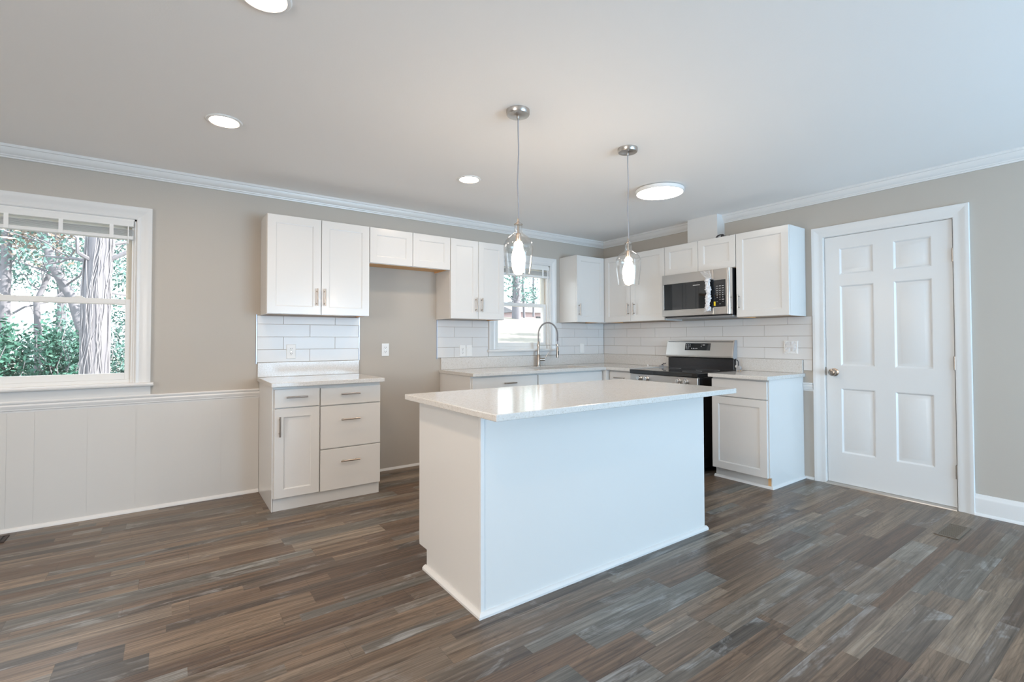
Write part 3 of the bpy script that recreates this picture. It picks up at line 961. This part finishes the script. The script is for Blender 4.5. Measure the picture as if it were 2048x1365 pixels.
# tiny pale wordmark (illegible in the photograph) printed on the glass
s = MB()
for k in range(10):
    s.box(1.520+.0075*k, 1.5255+.0075*k, MF+.0022, MF+.0032, 1.6985, 1.7045)
s.build('wordmark', MT['mark'], dr)
cp = MB().box(DX, MX1-.022, MF, MF+.044, MZ0+.010, MZ1-.003).build('control_panel', MT['steel'], t, bevel=.002)
s = MB()
pr = [(MX1-.022, MF), (MX1-.014, MF-.003), (MX1-.006, MF-.001), (MX1-.001, MF+.006), (MX1, MF+.016), (MX1, MF+.044), (MX1-.022, MF+.044)]
s.prism([(x, y, MZ0+.010) for x, y in pr], [(x, y, MZ1-.003) for x, y in pr]).build('corner_trim', MT['chrome'], t, smooth=40)
MB().box(DX+.001, MX1-.040, MF-.0012, MF+.002, 1.482, 1.728).build('keypad', MT['bglass'], cp, bevel=.001)
MB().box(DX+.02, MX1-.052, MF-.0016, MF-.0010, 1.690, 1.716).build('display', MT['cook'], cp)
def key(*b):
    MB().box(*b).build('key', MT['mark'], cp)
for i in range(9):
    z = 1.672-.0205*i
    for j in range(3):
        x = DX+.036+.028*j
        if i in (0, 1, 2):
            key(x-.009, x+.009, MF-.0017, MF-.0011, z-.0014, z+.0014)
        elif i in (3, 4, 5):
            key(x-.0026, x+.0026, MF-.0017, MF-.0011, z-.0034, z+.0034)
        elif i == 6 and j:
            w_ = .003 if j == 1 else .011
            key(x-w_, x+w_, MF-.0017, MF-.0011, z-.0026, z+.0026)
        elif i in (7, 8) and (i+j) % 2:
            key(x-.006, x+.006, MF-.0017, MF-.0011, z-.001, z+.001)
MB().box(DX+.003, DX+.020, MF-.0022, MF-.0012, 1.492, 1.531).build('sticker', MT['yellow'], cp)['label'] = 'small yellow sticker'
# handle wrapped in crumpled film
hd = MB().cyl((1.702, MF-.036, 1.455), (1.702, MF-.036, 1.742), .010, 14).cyl((1.702, MF-.036, 1.475), (1.702, MF+.002, 1.475), .007, 10).cyl((1.702, MF-.036, 1.725), (1.702, MF+.002, 1.725), .007, 10).build('handle', MT['steel'], dr, smooth=40)
rnd = random.Random(11)
s = MB()
path, n_, m_ = [], 15, 27
vs, fs = [], []
for i in range(m_):
    z = 1.447+.300*i/(m_-1)
    swell = .021+.003*math.sin(i*.8)+.003*math.sin(i*2.7)
    for k in range(n_):
        q = 2*PI*k/n_
        r_ = swell+rnd.uniform(-.006, .006)
        vs.append((1.700+1.05*r_*math.cos(q)-.004*math.sin(i*.35), MF-.034+.85*r_*math.sin(q), z+rnd.uniform(-.003, .003)))
for i in range(m_-1):
    for k in range(n_):
        k2 = (k+1) % n_
        fs += [(i*n_+k, i*n_+k2, (i+1)*n_+k2), (i*n_+k, (i+1)*n_+k2, (i+1)*n_+k)]
s.add(vs, fs).build('plastic_wrap', MT['wrap'], dr)['label'] = 'crumpled clear plastic wrapped round the handle'
s = MB()
pts = {}
for i in range(9):
    for j in range(6):
        w_ = .05+.06*j/5
        pts[i, j] = (1.722-w_*i/8-.004*j, MF-.0015-rnd.uniform(0, .004), 1.742+.082*j/5+rnd.uniform(-.002, .002))
for i in range(8):
    for j in range(5):
        s.add([pts[i, j], pts[i+1, j], pts[i+1, j+1], pts[i, j+1]], [(0, 1, 2), (0, 2, 3)])
s.build('tape_film', MT['film'], dr)
s = MB()
for i in range(5):
    for j in range(3):
        pts[i, j] = (1.640+.018*i, MF-.0015-rnd.uniform(0, .004), 1.436+.018*j+.004*i)
for i in range(4):
    for j in range(2):
        s.add([pts[i, j], pts[i+1, j], pts[i+1, j+1], pts[i, j+1]], [(0, 1, 2), (0, 2, 3)])
s.build('tape_film', MT['film'], dr)

# coil of flex duct wire lying on the cabinet behind the chase
t = MB()
pts = [Vector((1.690+.028*math.cos(q)*(1+.1*math.sin(q*1.7))+.0012*q, -.215+.022*math.sin(q)*.6, 2.156+.021*math.sin(q))) for q in [i*.35 for i in range(60)]]
pts += [Vector((1.735+.012*i, -.205+.004*i, 2.150+.012*math.sin(i*1.9))) for i in range(9)]
tag(t.tube(pts, .0045, 7).build('loose_cable', MT['wire'], wall='B', org=(1.69, -.21, ZT), smooth=60), 'dark loose coil of cable lying on top of the cabinet beside the boxed vent', 'cable')

# ------------------------------------------------------------------ range (wall B)
RX0, RX1, RF = .985, 1.747, -.655
t = thing('kitchen_range', 'stainless electric range with black glass cooktop and raised control backguard', 'stove', (1.366, 0, 0), 'B')
MB().box(RX0+.003, RX1-.003, RF+.035, -.03, .04, .845).build('body', MT['black'], t, bevel=.003)
for (x, y) in ((RX0+.04, -.58), (RX1-.04, -.58), (RX0+.04, -.08), (RX1-.04, -.08)):
    MB().cyl((x, y, 0), (x, y, .041), .018, 12).build('foot', MT['blackm'], t)
MB().box(RX0, RX1, RF-.010, -.055, .846, .887).build('cooktop', MT['cook'], t, bevel=.008, seg=3)
for (x, y, rr) in ((1.17, -.46, .11), (1.56, -.46, .085), (1.17, -.21, .075), (1.56, -.21, .105)):
    MB().lathe([(rr-.001, .8868), (rr+.001, .8868), (rr+.001, .8873), (rr-.001, .8873), (rr-.001, .8868)], (x, y, 0), 'z', 40).build('burner_ring', MT['grey'], t)
MB().box(RX0, RX1, RF, RF+.035, .760, .845).build('control_fascia', MT['steel'], t, bevel=.004)
for x in (1.112, 1.196, 1.553, 1.633):
    k = MB().lathe([(0, -.002), (.025, -.002), (.026, -.008), (.021, -.012), (.0195, -.034), (.017, -.037), (0, -.037)], (x, RF, .806), 'y', 28).box(x-.0035, x+.0035, RF-.042, RF-.034, .789, .824)
    k.build('knob', MT['chrome'], t, smooth=35)
dr = MB().box(RX0+.002, RX1-.002, RF, RF+.034, .225, .752).build('oven_door', MT['steel'], t, bevel=.004)
MB().box(RX0+.09, RX1-.09, RF-.002, RF+.01, .33, .66).build('door_window', MT['bglass'], dr, bevel=.002)
MB().cyl((RX0+.04, RF-.045, .715), (RX1-.04, RF-.045, .715), .012, 16).cyl((RX0+.07, RF-.045, .715), (RX0+.07, RF+.001, .715), .009, 10).cyl((RX1-.07, RF-.045, .715), (RX1-.07, RF+.001, .715), .009, 10).build('handle', MT['steel'], dr, smooth=40)
MB().box(RX0+.002, RX1-.002, RF, RF+.034, .060, .215).build('storage_drawer', MT['steel'], t, bevel=.004)
# backguard: black lower box, slanted steel face above
MB().box(RX0+.012, RX1-.012, -.052, -.012, .845, 1.165).build('backguard', MT['black'], t, bevel=.002)
pr = [(-.014, 1.176), (-.048, 1.176), (-.084, 1.022), (-.083, 1.006), (-.058, .994), (-.053, .994), (-.053, 1.0), (-.014, 1.0)]
fg = MB().prism([(RX0, y, z) for y, z in pr], [(RX1-.008, y, z) for y, z in pr]).build('backguard_face', MT['steel'], t, bevel=.002)
MB().prism([(RX1-.008, y, z) for y, z in pr], [(RX1, y, z) for y, z in pr]).build('end_cap', MT['grey'], t)
def bgp(x, s_, o=0.0):
    # point on the slanted face: s_=0 bottom, 1 top, o outward offset
    y = -.084+(.036)*s_
    z = 1.022+.154*s_
    return (x, y-.9737*o, z+.228*o)
def patch(s, x0, x1, s0, s1, o0, o1):
    return s.prism([bgp(x0, s0, o1), bgp(x1, s0, o1), bgp(x1, s1, o1), bgp(x0, s1, o1)], [bgp(x0, s0, o0), bgp(x1, s0, o0), bgp(x1, s1, o0), bgp(x0, s1, o0)])
pn = patch(MB(), 1.213, 1.500, .34, .80, -.001, .0012).build('control_display', MT['bglass'], fg)
def key(*b):
    patch(MB(), *b).build('button', MT['mark'], fg)
for i in range(3):
    for j in range(3):
        if i == 2 and j == 2:
            continue
        key(1.226+.020*j, 1.233+.020*j, .66-.10*i, .71-.10*i, .001, .0017)
for j in range(4):
    key(1.288+.020*j, 1.296+.020*j, .43, .49, .001, .0017)
key(1.412, 1.438, .67, .71, .001, .0017)
key(1.395, 1.402, .67, .70, .001, .0017)
key(1.395, 1.404, .56, .60, .001, .0017)
# anti-tip wire and clamp at the right of the backguard
MB().tube([(RX1-.01, -.03, .99), (RX1+.012, -.028, .985), (RX1+.018, -.026, .97), (RX1+.016, -.024, .90)], .004, 7).build('power_cord', MT['wire'], t, smooth=50)

# small objects on the counters by the range
t = thing('round_plug', 'small round grey plug with brass prongs lying on the end worktop beside the range', 'plug', (1.845, -.20, ZC), 'B')  # loose appliance plug with prongs and a white tie
MB().lathe([(0, -.012), (.017, -.012), (.021, -.008), (.022, 0), (.021, .008), (.017, .012), (0, .012)], (1.873, -.205, ZC+.0305), 'y', 24).build('plug_body', MT['grey'], t, smooth=40)
MB().cyl((1.884, -.207, ZC+.012), (1.892, -.209, ZC+.0032), .0025, 8).cyl((1.866, -.207, ZC+.010), (1.862, -.209, ZC+.0032), .0025, 8).build('prong', MT['brass'], t)
MB().tube([(1.855, -.2, ZC+.045), (1.843, -.195, ZC+.038), (1.835, -.19, ZC+.052), (1.828, -.188, ZC+.040), (1.838, -.186, ZC+.030), (1.850, -.195, ZC+.040)], .0035, 7).build('white_tie', MT['white'], t, smooth=50)
t = thing('power_plug', 'dark crumpled cord end with purple-grey plug on the worktop behind the cooktop edge', 'plug', (.945, -.06, ZC), 'B')
MB().tube([(.905, -.075, ZC+.010), (.918, -.070, ZC+.014), (.935, -.068, ZC+.022), (.948, -.062, ZC+.036), (.955, -.060, ZC+.026), (.965, -.058, ZC+.038)], .005, 8).build('cord', MT['wire'], t, smooth=50)
MB().box(.898, .940, -.092, -.058, ZC+.0005, ZC+.016).build('plug_body', MT['grey'], t, bevel=.004)
tag(MB().lathe([(0, 0), (.008, 0), (.008, .010), (.006, .014), (0, .014)], (.760, -.10, ZC+.0005), 'z', 16).build('bottle_cap', MT['white'], wall='B', org=(.76, -.10, ZC), smooth=40), 'tiny white cap on the worktop between the corner and the range', 'cap')

# ------------------------------------------------------------------ island
IX0, IX1, IY0, IY1 = -3.354, -1.7125, -2.487, -1.865
t = thing('kitchen_island', 'plain white panelled kitchen island standing in the middle of the plank floor', 'island', ((IX0+IX1)/2, (IY0+IY1)/2, 0))
pts = [(IY0+.006, 0), (-1.955, 0), (-1.955, .100), (IY1, .100), (IY1, ZC-.030), (IY0+.006, ZC-.030)]
MB().prism([(IX0+.006, y, z) for y, z in pts], [(IX1-.006, y, z) for y, z in pts]).build('carcass', MT['cab'], t)
MB().box(IX0+.001, IX1, IY0, IY0+.006, 0, ZC-.030).build('front_panel', MT['cab'], t, bevel=.001)
for (a, b) in ((IX0, IX0+.006), (IX1-.006, IX1)):
    MB().prism([(a, y, z) for y, z in pts], [(b, y, z) for y, z in pts]).build('end_panel', MT['cab'], t, bevel=.001)
MB().box(IX0-.002, IX0+.016, IY0-.0035, IY0, .02, ZC-.031).box(IX0-.0035, IX0, IY0-.0035, IY0+.014, .02, ZC-.031).build('corner_bead', MT['trim'], t, bevel=.0015)
IS = [(0, 0), (.020, 0), (.020, .010), (.014, .017), (.006, .021), (0, .022)]
s = MB().prism([(IX0-d, IY0-d, z) for d, z in IS], [(IX1+.012, IY0-d, z) for d, z in IS])
s.prism([(IX0-d, IY0-d, z) for d, z in IS], [(IX0-d, -1.945, z) for d, z in IS])
s.prism([(IX1+.012*0+d, IY0-d*0, z) for d, z in IS], [(IX1+d, -1.955, z) for d, z in IS])
s.build('shoe_molding', MT['trim'], t, smooth=40)
wd = (IX1-IX0-.012)/3
for k in range(3):
    a = IX0+.006+wd*k
    dmb = shaker(-a-wd+.002, -a-.002, .104, .855, 0)
    # doors on the kitchen side: turned to face the sink wall
    dmb.v = [Vector((-p.x, IY1-p.y+.001, p.z)) for p in dmb.v]
    f = dmb.build('door', MT['cab'], t)
tag(MB().box(-3.4115, -1.690, -2.692, -1.7995, ZC-.029, ZC).build('island_countertop', MT['quartz'], org=(-2.55, -2.25, ZC-.029), bevel=.004), 'large rectangular polished quartz top overhanging the island', 'countertop')

# ------------------------------------------------------------------ lamps
def pendant(x, y, label):
    t = thing('pendant_light', label, 'lamp', (x, y, H), 'A', 'pendants over the island')
    MB().lathe([(0, -.0005), (.062, -.0005), (.062, -.020), (.058, -.026), (.012, -.028), (.007, -.031), (.007, -.045), (0, -.045)], (x, y, H), 'z', 40).build('canopy', MT['steel'], t, smooth=35)
    for q in (-.04, .04):
        MB().lathe([(0, -.029), (.004, -.029), (.004, -.026)], (x+q*.7, y+q*.7, H), 'z', 10).build('canopy_screw', MT['nickel'], t, smooth=40)
    pts = [(x+.004*math.sin(i*.55)*math.sin(PI*i/14), y+.002*math.sin(i*.8), H-.04-(H-.04-1.822)*i/14) for i in range(15)]
    MB().tube(pts, .0032, 8).build('cord', MT['cord'], t, smooth=60)
    MB().lathe([(0, 1.828), (.005, 1.828), (.006, 1.812), (.012, 1.806), (.012, 1.799), (.0235, 1.7985), (.0235, 1.795), (.006, 1.795), (.006, 1.752), (.014, 1.748), (.0155, 1.715), (.013, 1.705), (0, 1.705)], (x, y, 0), 'z', 24).build('socket', MT['nickel'], t, smooth=35)
    outp = [(.0215, 1.795), (.0215, 1.760), (.024, 1.751), (.034, 1.742), (.053, 1.729), (.069, 1.712), (.0775, 1.694), (.079, 1.676), (.0765, 1.640), (.071, 1.590), (.0655, 1.545), (.064, 1.532)]
    inp = [(r_-.0028, z) for r_, z in outp][::-1]
    MB().lathe(outp+inp+[outp[0]], (x, y, 0), 'z', 48).build('glass_shade', MT['shade'], t, smooth=40)
    bl = [(0, 1.563), (.012, 1.564), (.024, 1.571), (.033, 1.586), (.037, 1.606), (.035, 1.630), (.028, 1.660), (.018, 1.690), (.0135, 1.706)]
    MB().lathe(bl, (x, y, 0), 'z', 28).build('bulb', MT['bulb'], t, smooth=60)
    return t
pendant(-2.950, -2.212, 'clear glass pendant lamp nearer the large window, hanging in front of the sink window')
pendant(-2.078, -2.205, 'clear glass pendant lamp nearer the range, hanging in front of the corner cabinet')
def downlight(x, y, label):
    t = thing('recessed_light', label, 'lamp', (x, y, H), 'A', 'recessed ceiling lights')
    MB().lathe([(.070, -.0005), (.088, -.0005), (.090, -.003), (.086, -.007), (.074, -.009), (.070, -.007), (.070, -.0005)], (x, y, H), 'z', 48).build('trim_ring', MT['white'], t, smooth=35)
    MB().lathe([(0, -.0045), (.0705, -.0045)], (x, y, H), 'z', 48).build('lens', MT['led'], t)
downlight(-4.190, -2.385, 'round recessed ceiling light cut off by the top edge of the picture')
downlight(-4.213, -1.175, 'round recessed ceiling light above the floor in front of the large window')
downlight(-2.607, -1.115, 'round recessed ceiling light above the floor in front of the fridge recess')
for x, y, lb in ((-4.20, -3.60, 'added unseen recessed ceiling light behind the camera, over the floor by the island end'), (-6.00, -1.18, 'added unseen recessed ceiling light beyond the outer jamb of the large window'),
                (-6.00, -2.39, 'added unseen recessed ceiling light in the middle of the outer bay'), (-6.00, -3.60, 'added unseen recessed ceiling light of the outer bay near the side window')):
    downlight(x, y, lb)  # unseen extra lamps, added to spread warm light over the left side
t = thing('flush_ceiling_light', 'large flat round flush-mounted ceiling disc light in front of the range', 'lamp', (-1.225, -1.795, H))
MB().lathe([(0, -.0005), (.150, -.0005), (.150, -.006), (.185, -.008), (.190, -.012), (.190, -.032), (.186, -.037), (.180, -.038), (.180, -.034)], (-1.225, -1.795, H), 'z', 64).build('housing', MT['white'], t, smooth=35)
MB().lathe([(0, -.0375), (.1805, -.0375)], (-1.225, -1.795, H), 'z', 64).build('diffuser', MT['disc'], t)

# ------------------------------------------------------------------ floor registers
def register(label, x0, x1, y0, y1, fm, along='x', dm=None, n=10):
    t = thing('floor_register', label, 'vent', ((x0+x1)/2, (y0+y1)/2, 0))
    MB().box(x0+.012, x1-.012, y0+.012, y1-.012, .0004, .002).build('duct_opening', MT['dark'], t)
    s = MB().box(x0, x1, y0, y0+.016, .0002, .005).box(x0, x1, y1-.016, y1, .0002, .005).box(x0, x0+.016, y0+.016, y1-.016, .0002, .005).box(x1-.016, x1, y0+.016, y1-.016, .0002, .005)
    s.build('frame', MT[fm], t, bevel=.0015)
    for k in range(n):
        x = x0+.020+(x1-x0-.040)*(k+.5)/n
        w_ = (x1-x0-.04)/n*.30
        MB().box(x-w_, x+w_, y0+.014, y1-.014, .0015, .0045).build('slat', MT[dm or fm], t)
    return t
register('worn brown metal floor register in the planks in front of the white door', -.650, -.362, -3.455, -3.340, 'regm', n=12)
register('dark floor register beside the shoe moulding under the large window', -5.535, -5.228, -.205, -.070, 'regd', n=10)

# ------------------------------------------------------------------ outdoors
def gz(x, y):
    k = min(1, max(0, (x+3.5)/6.0)); k = k*k*(3-2*k)
    yy = min(max(0, y), 26.5)
    return -.45+k*(.115*yy+.0006*yy**2-.28*max(0, y-26.5))
s = MB()
GX, GY = 40, 26
vs, fs = [], []
for j in range(GY+1):
    for i in range(GX+1):
        x = -40+90*i/GX
        y = .15+60*j/GY
        vs.append((x, y, gz(x, y)))
for j in range(GY):
    for i in range(GX):
        a = j*(GX+1)+i
        fs.append((a, a+1, a+GX+2, a+GX+1))
s.add(vs, fs)
struct(s.build('ground', MT['lawn'], smooth=80))

def leaf_cloud(mb, rnd, c, rad, n, size):
    for _ in range(n):
        while True:
            d_ = Vector((rnd.uniform(-1, 1), rnd.uniform(-1, 1), rnd.uniform(-1, 1)))
            if d_.length <= 1:
                break
        d_ = d_ * (.55+.45*rnd.random())
        p = Vector(c)+Vector((d_.x*rad[0], d_.y*rad[1], d_.z*rad[2]))
        a = Vector((rnd.gauss(0, 1), rnd.gauss(0, 1), rnd.gauss(0, 1))).normalized()
        b = a.cross(Vector((rnd.gauss(0, 1), rnd.gauss(0, 1), rnd.gauss(0, 1)))).normalized()
        l = size*rnd.uniform(.6, 1.4); w_ = l*.45
        mb.add([p-a*l*.5, p+b*w_*.5-a*l*.05, p+a*l*.5, p-b*w_*.5-a*l*.05], [(0, 1, 2, 3)])
    return mb
def bend(rnd, p0, p1, n, wob):
    p0, p1 = Vector(p0), Vector(p1)
    return [p0.lerp(p1, i/n)+Vector((rnd.uniform(-wob, wob), rnd.uniform(-wob, wob), rnd.uniform(-wob, wob)*.4))*(1 if 0 < i < n else 0) for i in range(n+1)]
def tree(label, path, r0, r1, seed, branches=8, crown=(), leaf='leaf2', nleaf=1500, lsize=.12, vines=0, name='tree', brange=(.35, 1)):
    rnd = random.Random(seed)
    path = [Vector(p) for p in path]
    t = thing(name, label, 'tree', path[0])
    n = len(path)
    tr = MB().tube(path, [r0+(r1-r0)*i/(n-1) for i in range(n)], 12)
    tr.build('trunk', MT['bark'], t, smooth=60)
    br = MB()
    for k in range(branches):
        f_ = brange[0]+(brange[1]-brange[0])*rnd.random()
        i = min(n-2, int(f_*(n-1)))
        p = path[i].lerp(path[i+1], f_*(n-1)-i)
        d_ = Vector((rnd.uniform(-1, 1), rnd.uniform(-.8, .8), rnd.uniform(-.1, .9))).normalized()
        ln_ = rnd.uniform(.8, 2.2)
        q = bend(rnd, p, p+d_*ln_, 5, .12)
        rb = (r0+(r1-r0)*f_)*rnd.uniform(.13, .28)
        br.tube(q, [rb*(1-.16*m_) for m_ in range(6)], 6)
        for _ in range(3):
            g = q[rnd.randint(2, 4)]
            e_ = g+Vector((rnd.uniform(-.7, .7), rnd.uniform(-.7, .7), rnd.uniform(-.3, .6)))
            br.tube(bend(rnd, g, e_, 3, .07), [rb*.4, rb*.3, rb*.2, rb*.12], 5)
    if branches:
        br.build('branches', MT['bark'], t, smooth=60)
    if vines:
        vn = MB()
        for k in range(vines):
            q0 = rnd.uniform(0, 2*PI)
            tw = rnd.uniform(-2.6, 2.6)
            pts = []
            for m_ in range(12):
                f_ = m_/11*rnd.uniform(.97, 1.0)
                i = min(n-2, int(f_*(n-1)))
                c = path[i].lerp(path[i+1], f_*(n-1)-i)
                rr = (r0+(r1-r0)*f_)+.004+rnd.uniform(0, .03)
                a = q0+tw*f_+rnd.uniform(-.22, .22)
                pts.append(c+Vector((math.cos(a)*rr, math.sin(a)*rr, rnd.uniform(-.05, .05))))
            vn.tube(pts, rnd.uniform(.003, .0075), 5)
        vn.build('vines', MT['twig'], t, smooth=60)
    if crown:
        lf = MB()
        for (c, rad, kf) in crown:
            leaf_cloud(lf, rnd, c, rad, int(nleaf*kf), lsize)
        lf.build('foliage', MT[leaf], t)
    return t
def bush(label, c, rad, seed, leaf='leaf', n=1800, lsize=.10, stems=9, twig='twig'):
    rnd = random.Random(seed)
    x, y = c
    z = gz(x, y)
    t = thing('bush', label, 'bush', (x, y, z))
    sm = MB()
    for k in range(stems):
        e_ = (x+rnd.uniform(-1, 1)*rad[0], y+rnd.uniform(-1, 1)*rad[1], z+rad[2]*rnd.uniform(.9, 2.0))
        sm.tube(bend(rnd, (x+rnd.uniform(-.3, .3)*rad[0], y+rnd.uniform(-.3, .3)*rad[1], z-.02), e_, 5, .10), [.018, .016, .013, .011, .008, .005], 5)
    sm.build('stems', MT[twig], t, smooth=60)
    lf = MB()
    for k in range(7):
        cc = (x+rnd.uniform(-.55, .55)*rad[0], y+rnd.uniform(-.55, .55)*rad[1], z+rad[2]*rnd.uniform(.35, 1.45))
        leaf_cloud(lf, rnd, cc, (rad[0]*.55, rad[1]*.55, rad[2]*.55), n//7, lsize)
    lf.build('foliage', MT[leaf], t)
    return t
# beyond the large window
tree('thick vine-covered tree trunk standing straight outside the large window', [(-5.62, 8, -.5), (-5.60, 8, .6), (-5.60, 8.02, 2.0), (-5.55, 8.05, 3.2), (-5.50, 8.1, 6.5)], .225, .18, 1,
     branches=9, crown=[((-4.6, 8.8, 3.0), (.9, .9, 1.3), .5), ((-5.0, 9.2, 4.6), (1.3, 1.0, 1.0), .5), ((-6.6, 9.4, 3.2), (1.0, .5, .9), .25)], nleaf=1500, lsize=.10, vines=45, brange=(.45, .9))
tree('dark leaning tree trunk slanting behind the vine-covered tree outside the large window', [(-5.85, 10, -.5), (-6.0, 10, 1.4), (-6.17, 10, 2.1), (-6.46, 10.0, 2.72), (-6.67, 10.0, 3.46), (-7.0, 10.1, 5.6)], .115, .07, 2,
     branches=9, crown=[((-6.9, 10.2, 3.7), (1.0, .7, .8), 1.0)], leaf='leaf3', nleaf=700, lsize=.11, brange=(.45, .95))
tree('forked slim grey tree between the leaning trunk and the frame of the large window', [(-6.78, 10.6, -.5), (-6.80, 10.6, 1.3), (-6.84, 10.6, 2.05), (-6.62, 10.6, 2.75), (-6.50, 10.6, 3.1)], .075, .035, 3,
     branches=10, crown=[((-6.7, 11, 3.4), (.9, .8, .7), 1.0)], leaf='leaf3', nleaf=300, lsize=.10, brange=(.5, 1))
tree('straight grey tree at the outer edge of the view through the large window', [(-7.32, 10.4, -.5), (-7.30, 10.4, 1.5), (-7.28, 10.4, 3.4), (-7.30, 10.4, 6.0)], .11, .07, 4,
     branches=9, crown=[((-7.5, 10.8, 3.8), (.9, .8, .9), 1.0)], nleaf=1000, lsize=.10)
for k, (x, y, h) in enumerate([(-7.1, 15, 8), (-8.6, 16, 8), (-5.1, 15.5, 8), (-6.3, 17.5, 9), (-9.6, 13, 8), (-3.9, 12, 8)]):
    tree(['pale slim tree far back in the thicket, in line with the leaning trunk', 'pale slim tree in the thicket beyond the straight grey tree', 'pale slim tree in the thicket just behind the vine-covered trunk', 'tallest pale tree at the back of the thicket', 'pale tree at the thicket edge outside the view of the large window', 'pale tree near the house corner, off to the sink side of the thicket'][k],
         [(x, y, gz(x, y)-.05), (x+.1, y, h*.3), (x-.05, y, h*.6), (x+.1, y, h)], .13, .05, 20+k, branches=14,
         crown=[((x, y, h*.42), (1.6, 1.2, 1.2), .4), ((x+.3, y, h*.62), (1.8, 1.2, 1.4), .6)], nleaf=2300, lsize=.12)
bl = ['dense dark green bush under the outer half of the large window', 'dense dark green bush in front of the leaning trunk', 'low leafy bush at the foot of the vine-covered trunk', 'blue-green bush beside the vine-covered trunk on the house side', 'tall green holly bush behind the leaning trunk', 'broad green bush at the back beyond the straight grey tree', 'pale bush far behind the vine-covered trunk']
for k, (c, rad, lf, n) in enumerate([((-7.0, 8.6), (.9, .7, 1.25), 'leaf', 3400), ((-6.15, 9.2), (.6, .6, 1.15), 'leaf', 2800), ((-5.95, 7.2), (.45, .4, .42), 'leaf', 900), ((-5.0, 9.3), (.6, .6, 1.2), 'leaf2', 2200), ((-6.6, 12), (1.1, .8, 1.7), 'leaf2', 3600), ((-8.6, 11), (1.2, .9, 1.7), 'leaf', 3000), ((-5.4, 13), (1.3, .9, 1.6), 'leaf2', 3200)]):
    bush(bl[k], c, rad, 60+k, lf, n)
# beyond the sink window
tree('thick pine trunk up the slope beyond the sink window', [(16.45, 24.5, 2.5), (16.45, 24.5, 5.0), (16.5, 24.5, 9.0)], .34, .25, 41, branches=12, crown=[((16.2, 24.5, 5.4), (1.4, 1, 1.6), .5), ((16.8, 24.5, 8), (2, 1, 1.6), .5)], nleaf=700, lsize=.22, brange=(.2, 1))
tree('slim pine trunk beside the thick pine beyond the sink window', [(18.3, 26, 2.8), (18.2, 26, 5.0), (18.1, 26, 9.0)], .10, .06, 42, branches=12, crown=[((18.3, 26, 4.6), (1.3, 1, 1.0), .4), ((18.1, 26, 7), (1.6, 1, 1.6), .6)], nleaf=600, lsize=.2, brange=(.2, 1))
tree('distant slim tree at the right end of the slope beyond the sink window', [(20.4, 27.5, 3.1), (20.4, 27.5, 6.0), (20.5, 27.5, 9.0)], .10, .06, 43, branches=12, crown=[((20.3, 27.5, 4.9), (1.2, 1, 1.2), .6), ((20.4, 27.5, 7), (1.6, 1, 1.4), .4)], nleaf=600, lsize=.2, brange=(.2, 1))
tree('distant slim tree hidden mostly behind the near wall cabinet, beyond the sink window', [(14.4, 25, 2.5), (14.4, 25, 5.0), (14.5, 25, 9.0)], .14, .08, 44, branches=12, crown=[((14.6, 25, 5.2), (1.5, 1, 1.4), .6), ((14.4, 25, 7), (1.6, 1, 1.4), .4)], nleaf=600, lsize=.2, brange=(.2, 1))
# trees off to the side whose shadows stripe the slope
tree('leafy tree at the side of the house whose shadow stripes the slope', [(14.0, 9.7, .6), (14.0, 9.7, 3.0), (14.1, 9.7, 6.0)], .20, .10, 45, branches=12, crown=[((14.0, 9.7, 5.2), (2.6, .9, .8), 1.0)], nleaf=1500, lsize=.26)
tree('second leafy tree at the side of the house, farther up the slope', [(15.8, 11.9, .9), (15.8, 11.9, 3.0), (15.7, 11.9, 6.0)], .18, .10, 46, branches=12, crown=[((15.8, 11.9, 5.3), (2.4, .8, .7), 1.0)], nleaf=1300, lsize=.26)
# house up the slope
t = thing('neighbor_house', 'small pinkish house with grey roof at the top of the slope beyond the sink window', 'house', (24.5, 34.5, .9))
MB().box(21.9, 27.5, 32, 37, .9, 3.85).build('walls', MT['siding'], t)
MB().prism([(21.5, 31.6, 3.75), (21.5, 34.5, 4.7), (21.5, 37.4, 3.75)], [(28.0, 31.6, 3.75), (28.0, 34.5, 4.7), (28.0, 37.4, 3.75)]).build('roof', MT['roofm'], t)
MB().box(24.2, 25.0, 31.97, 32.02, 2.3, 3.4).build('window', MT['bglass'], t)
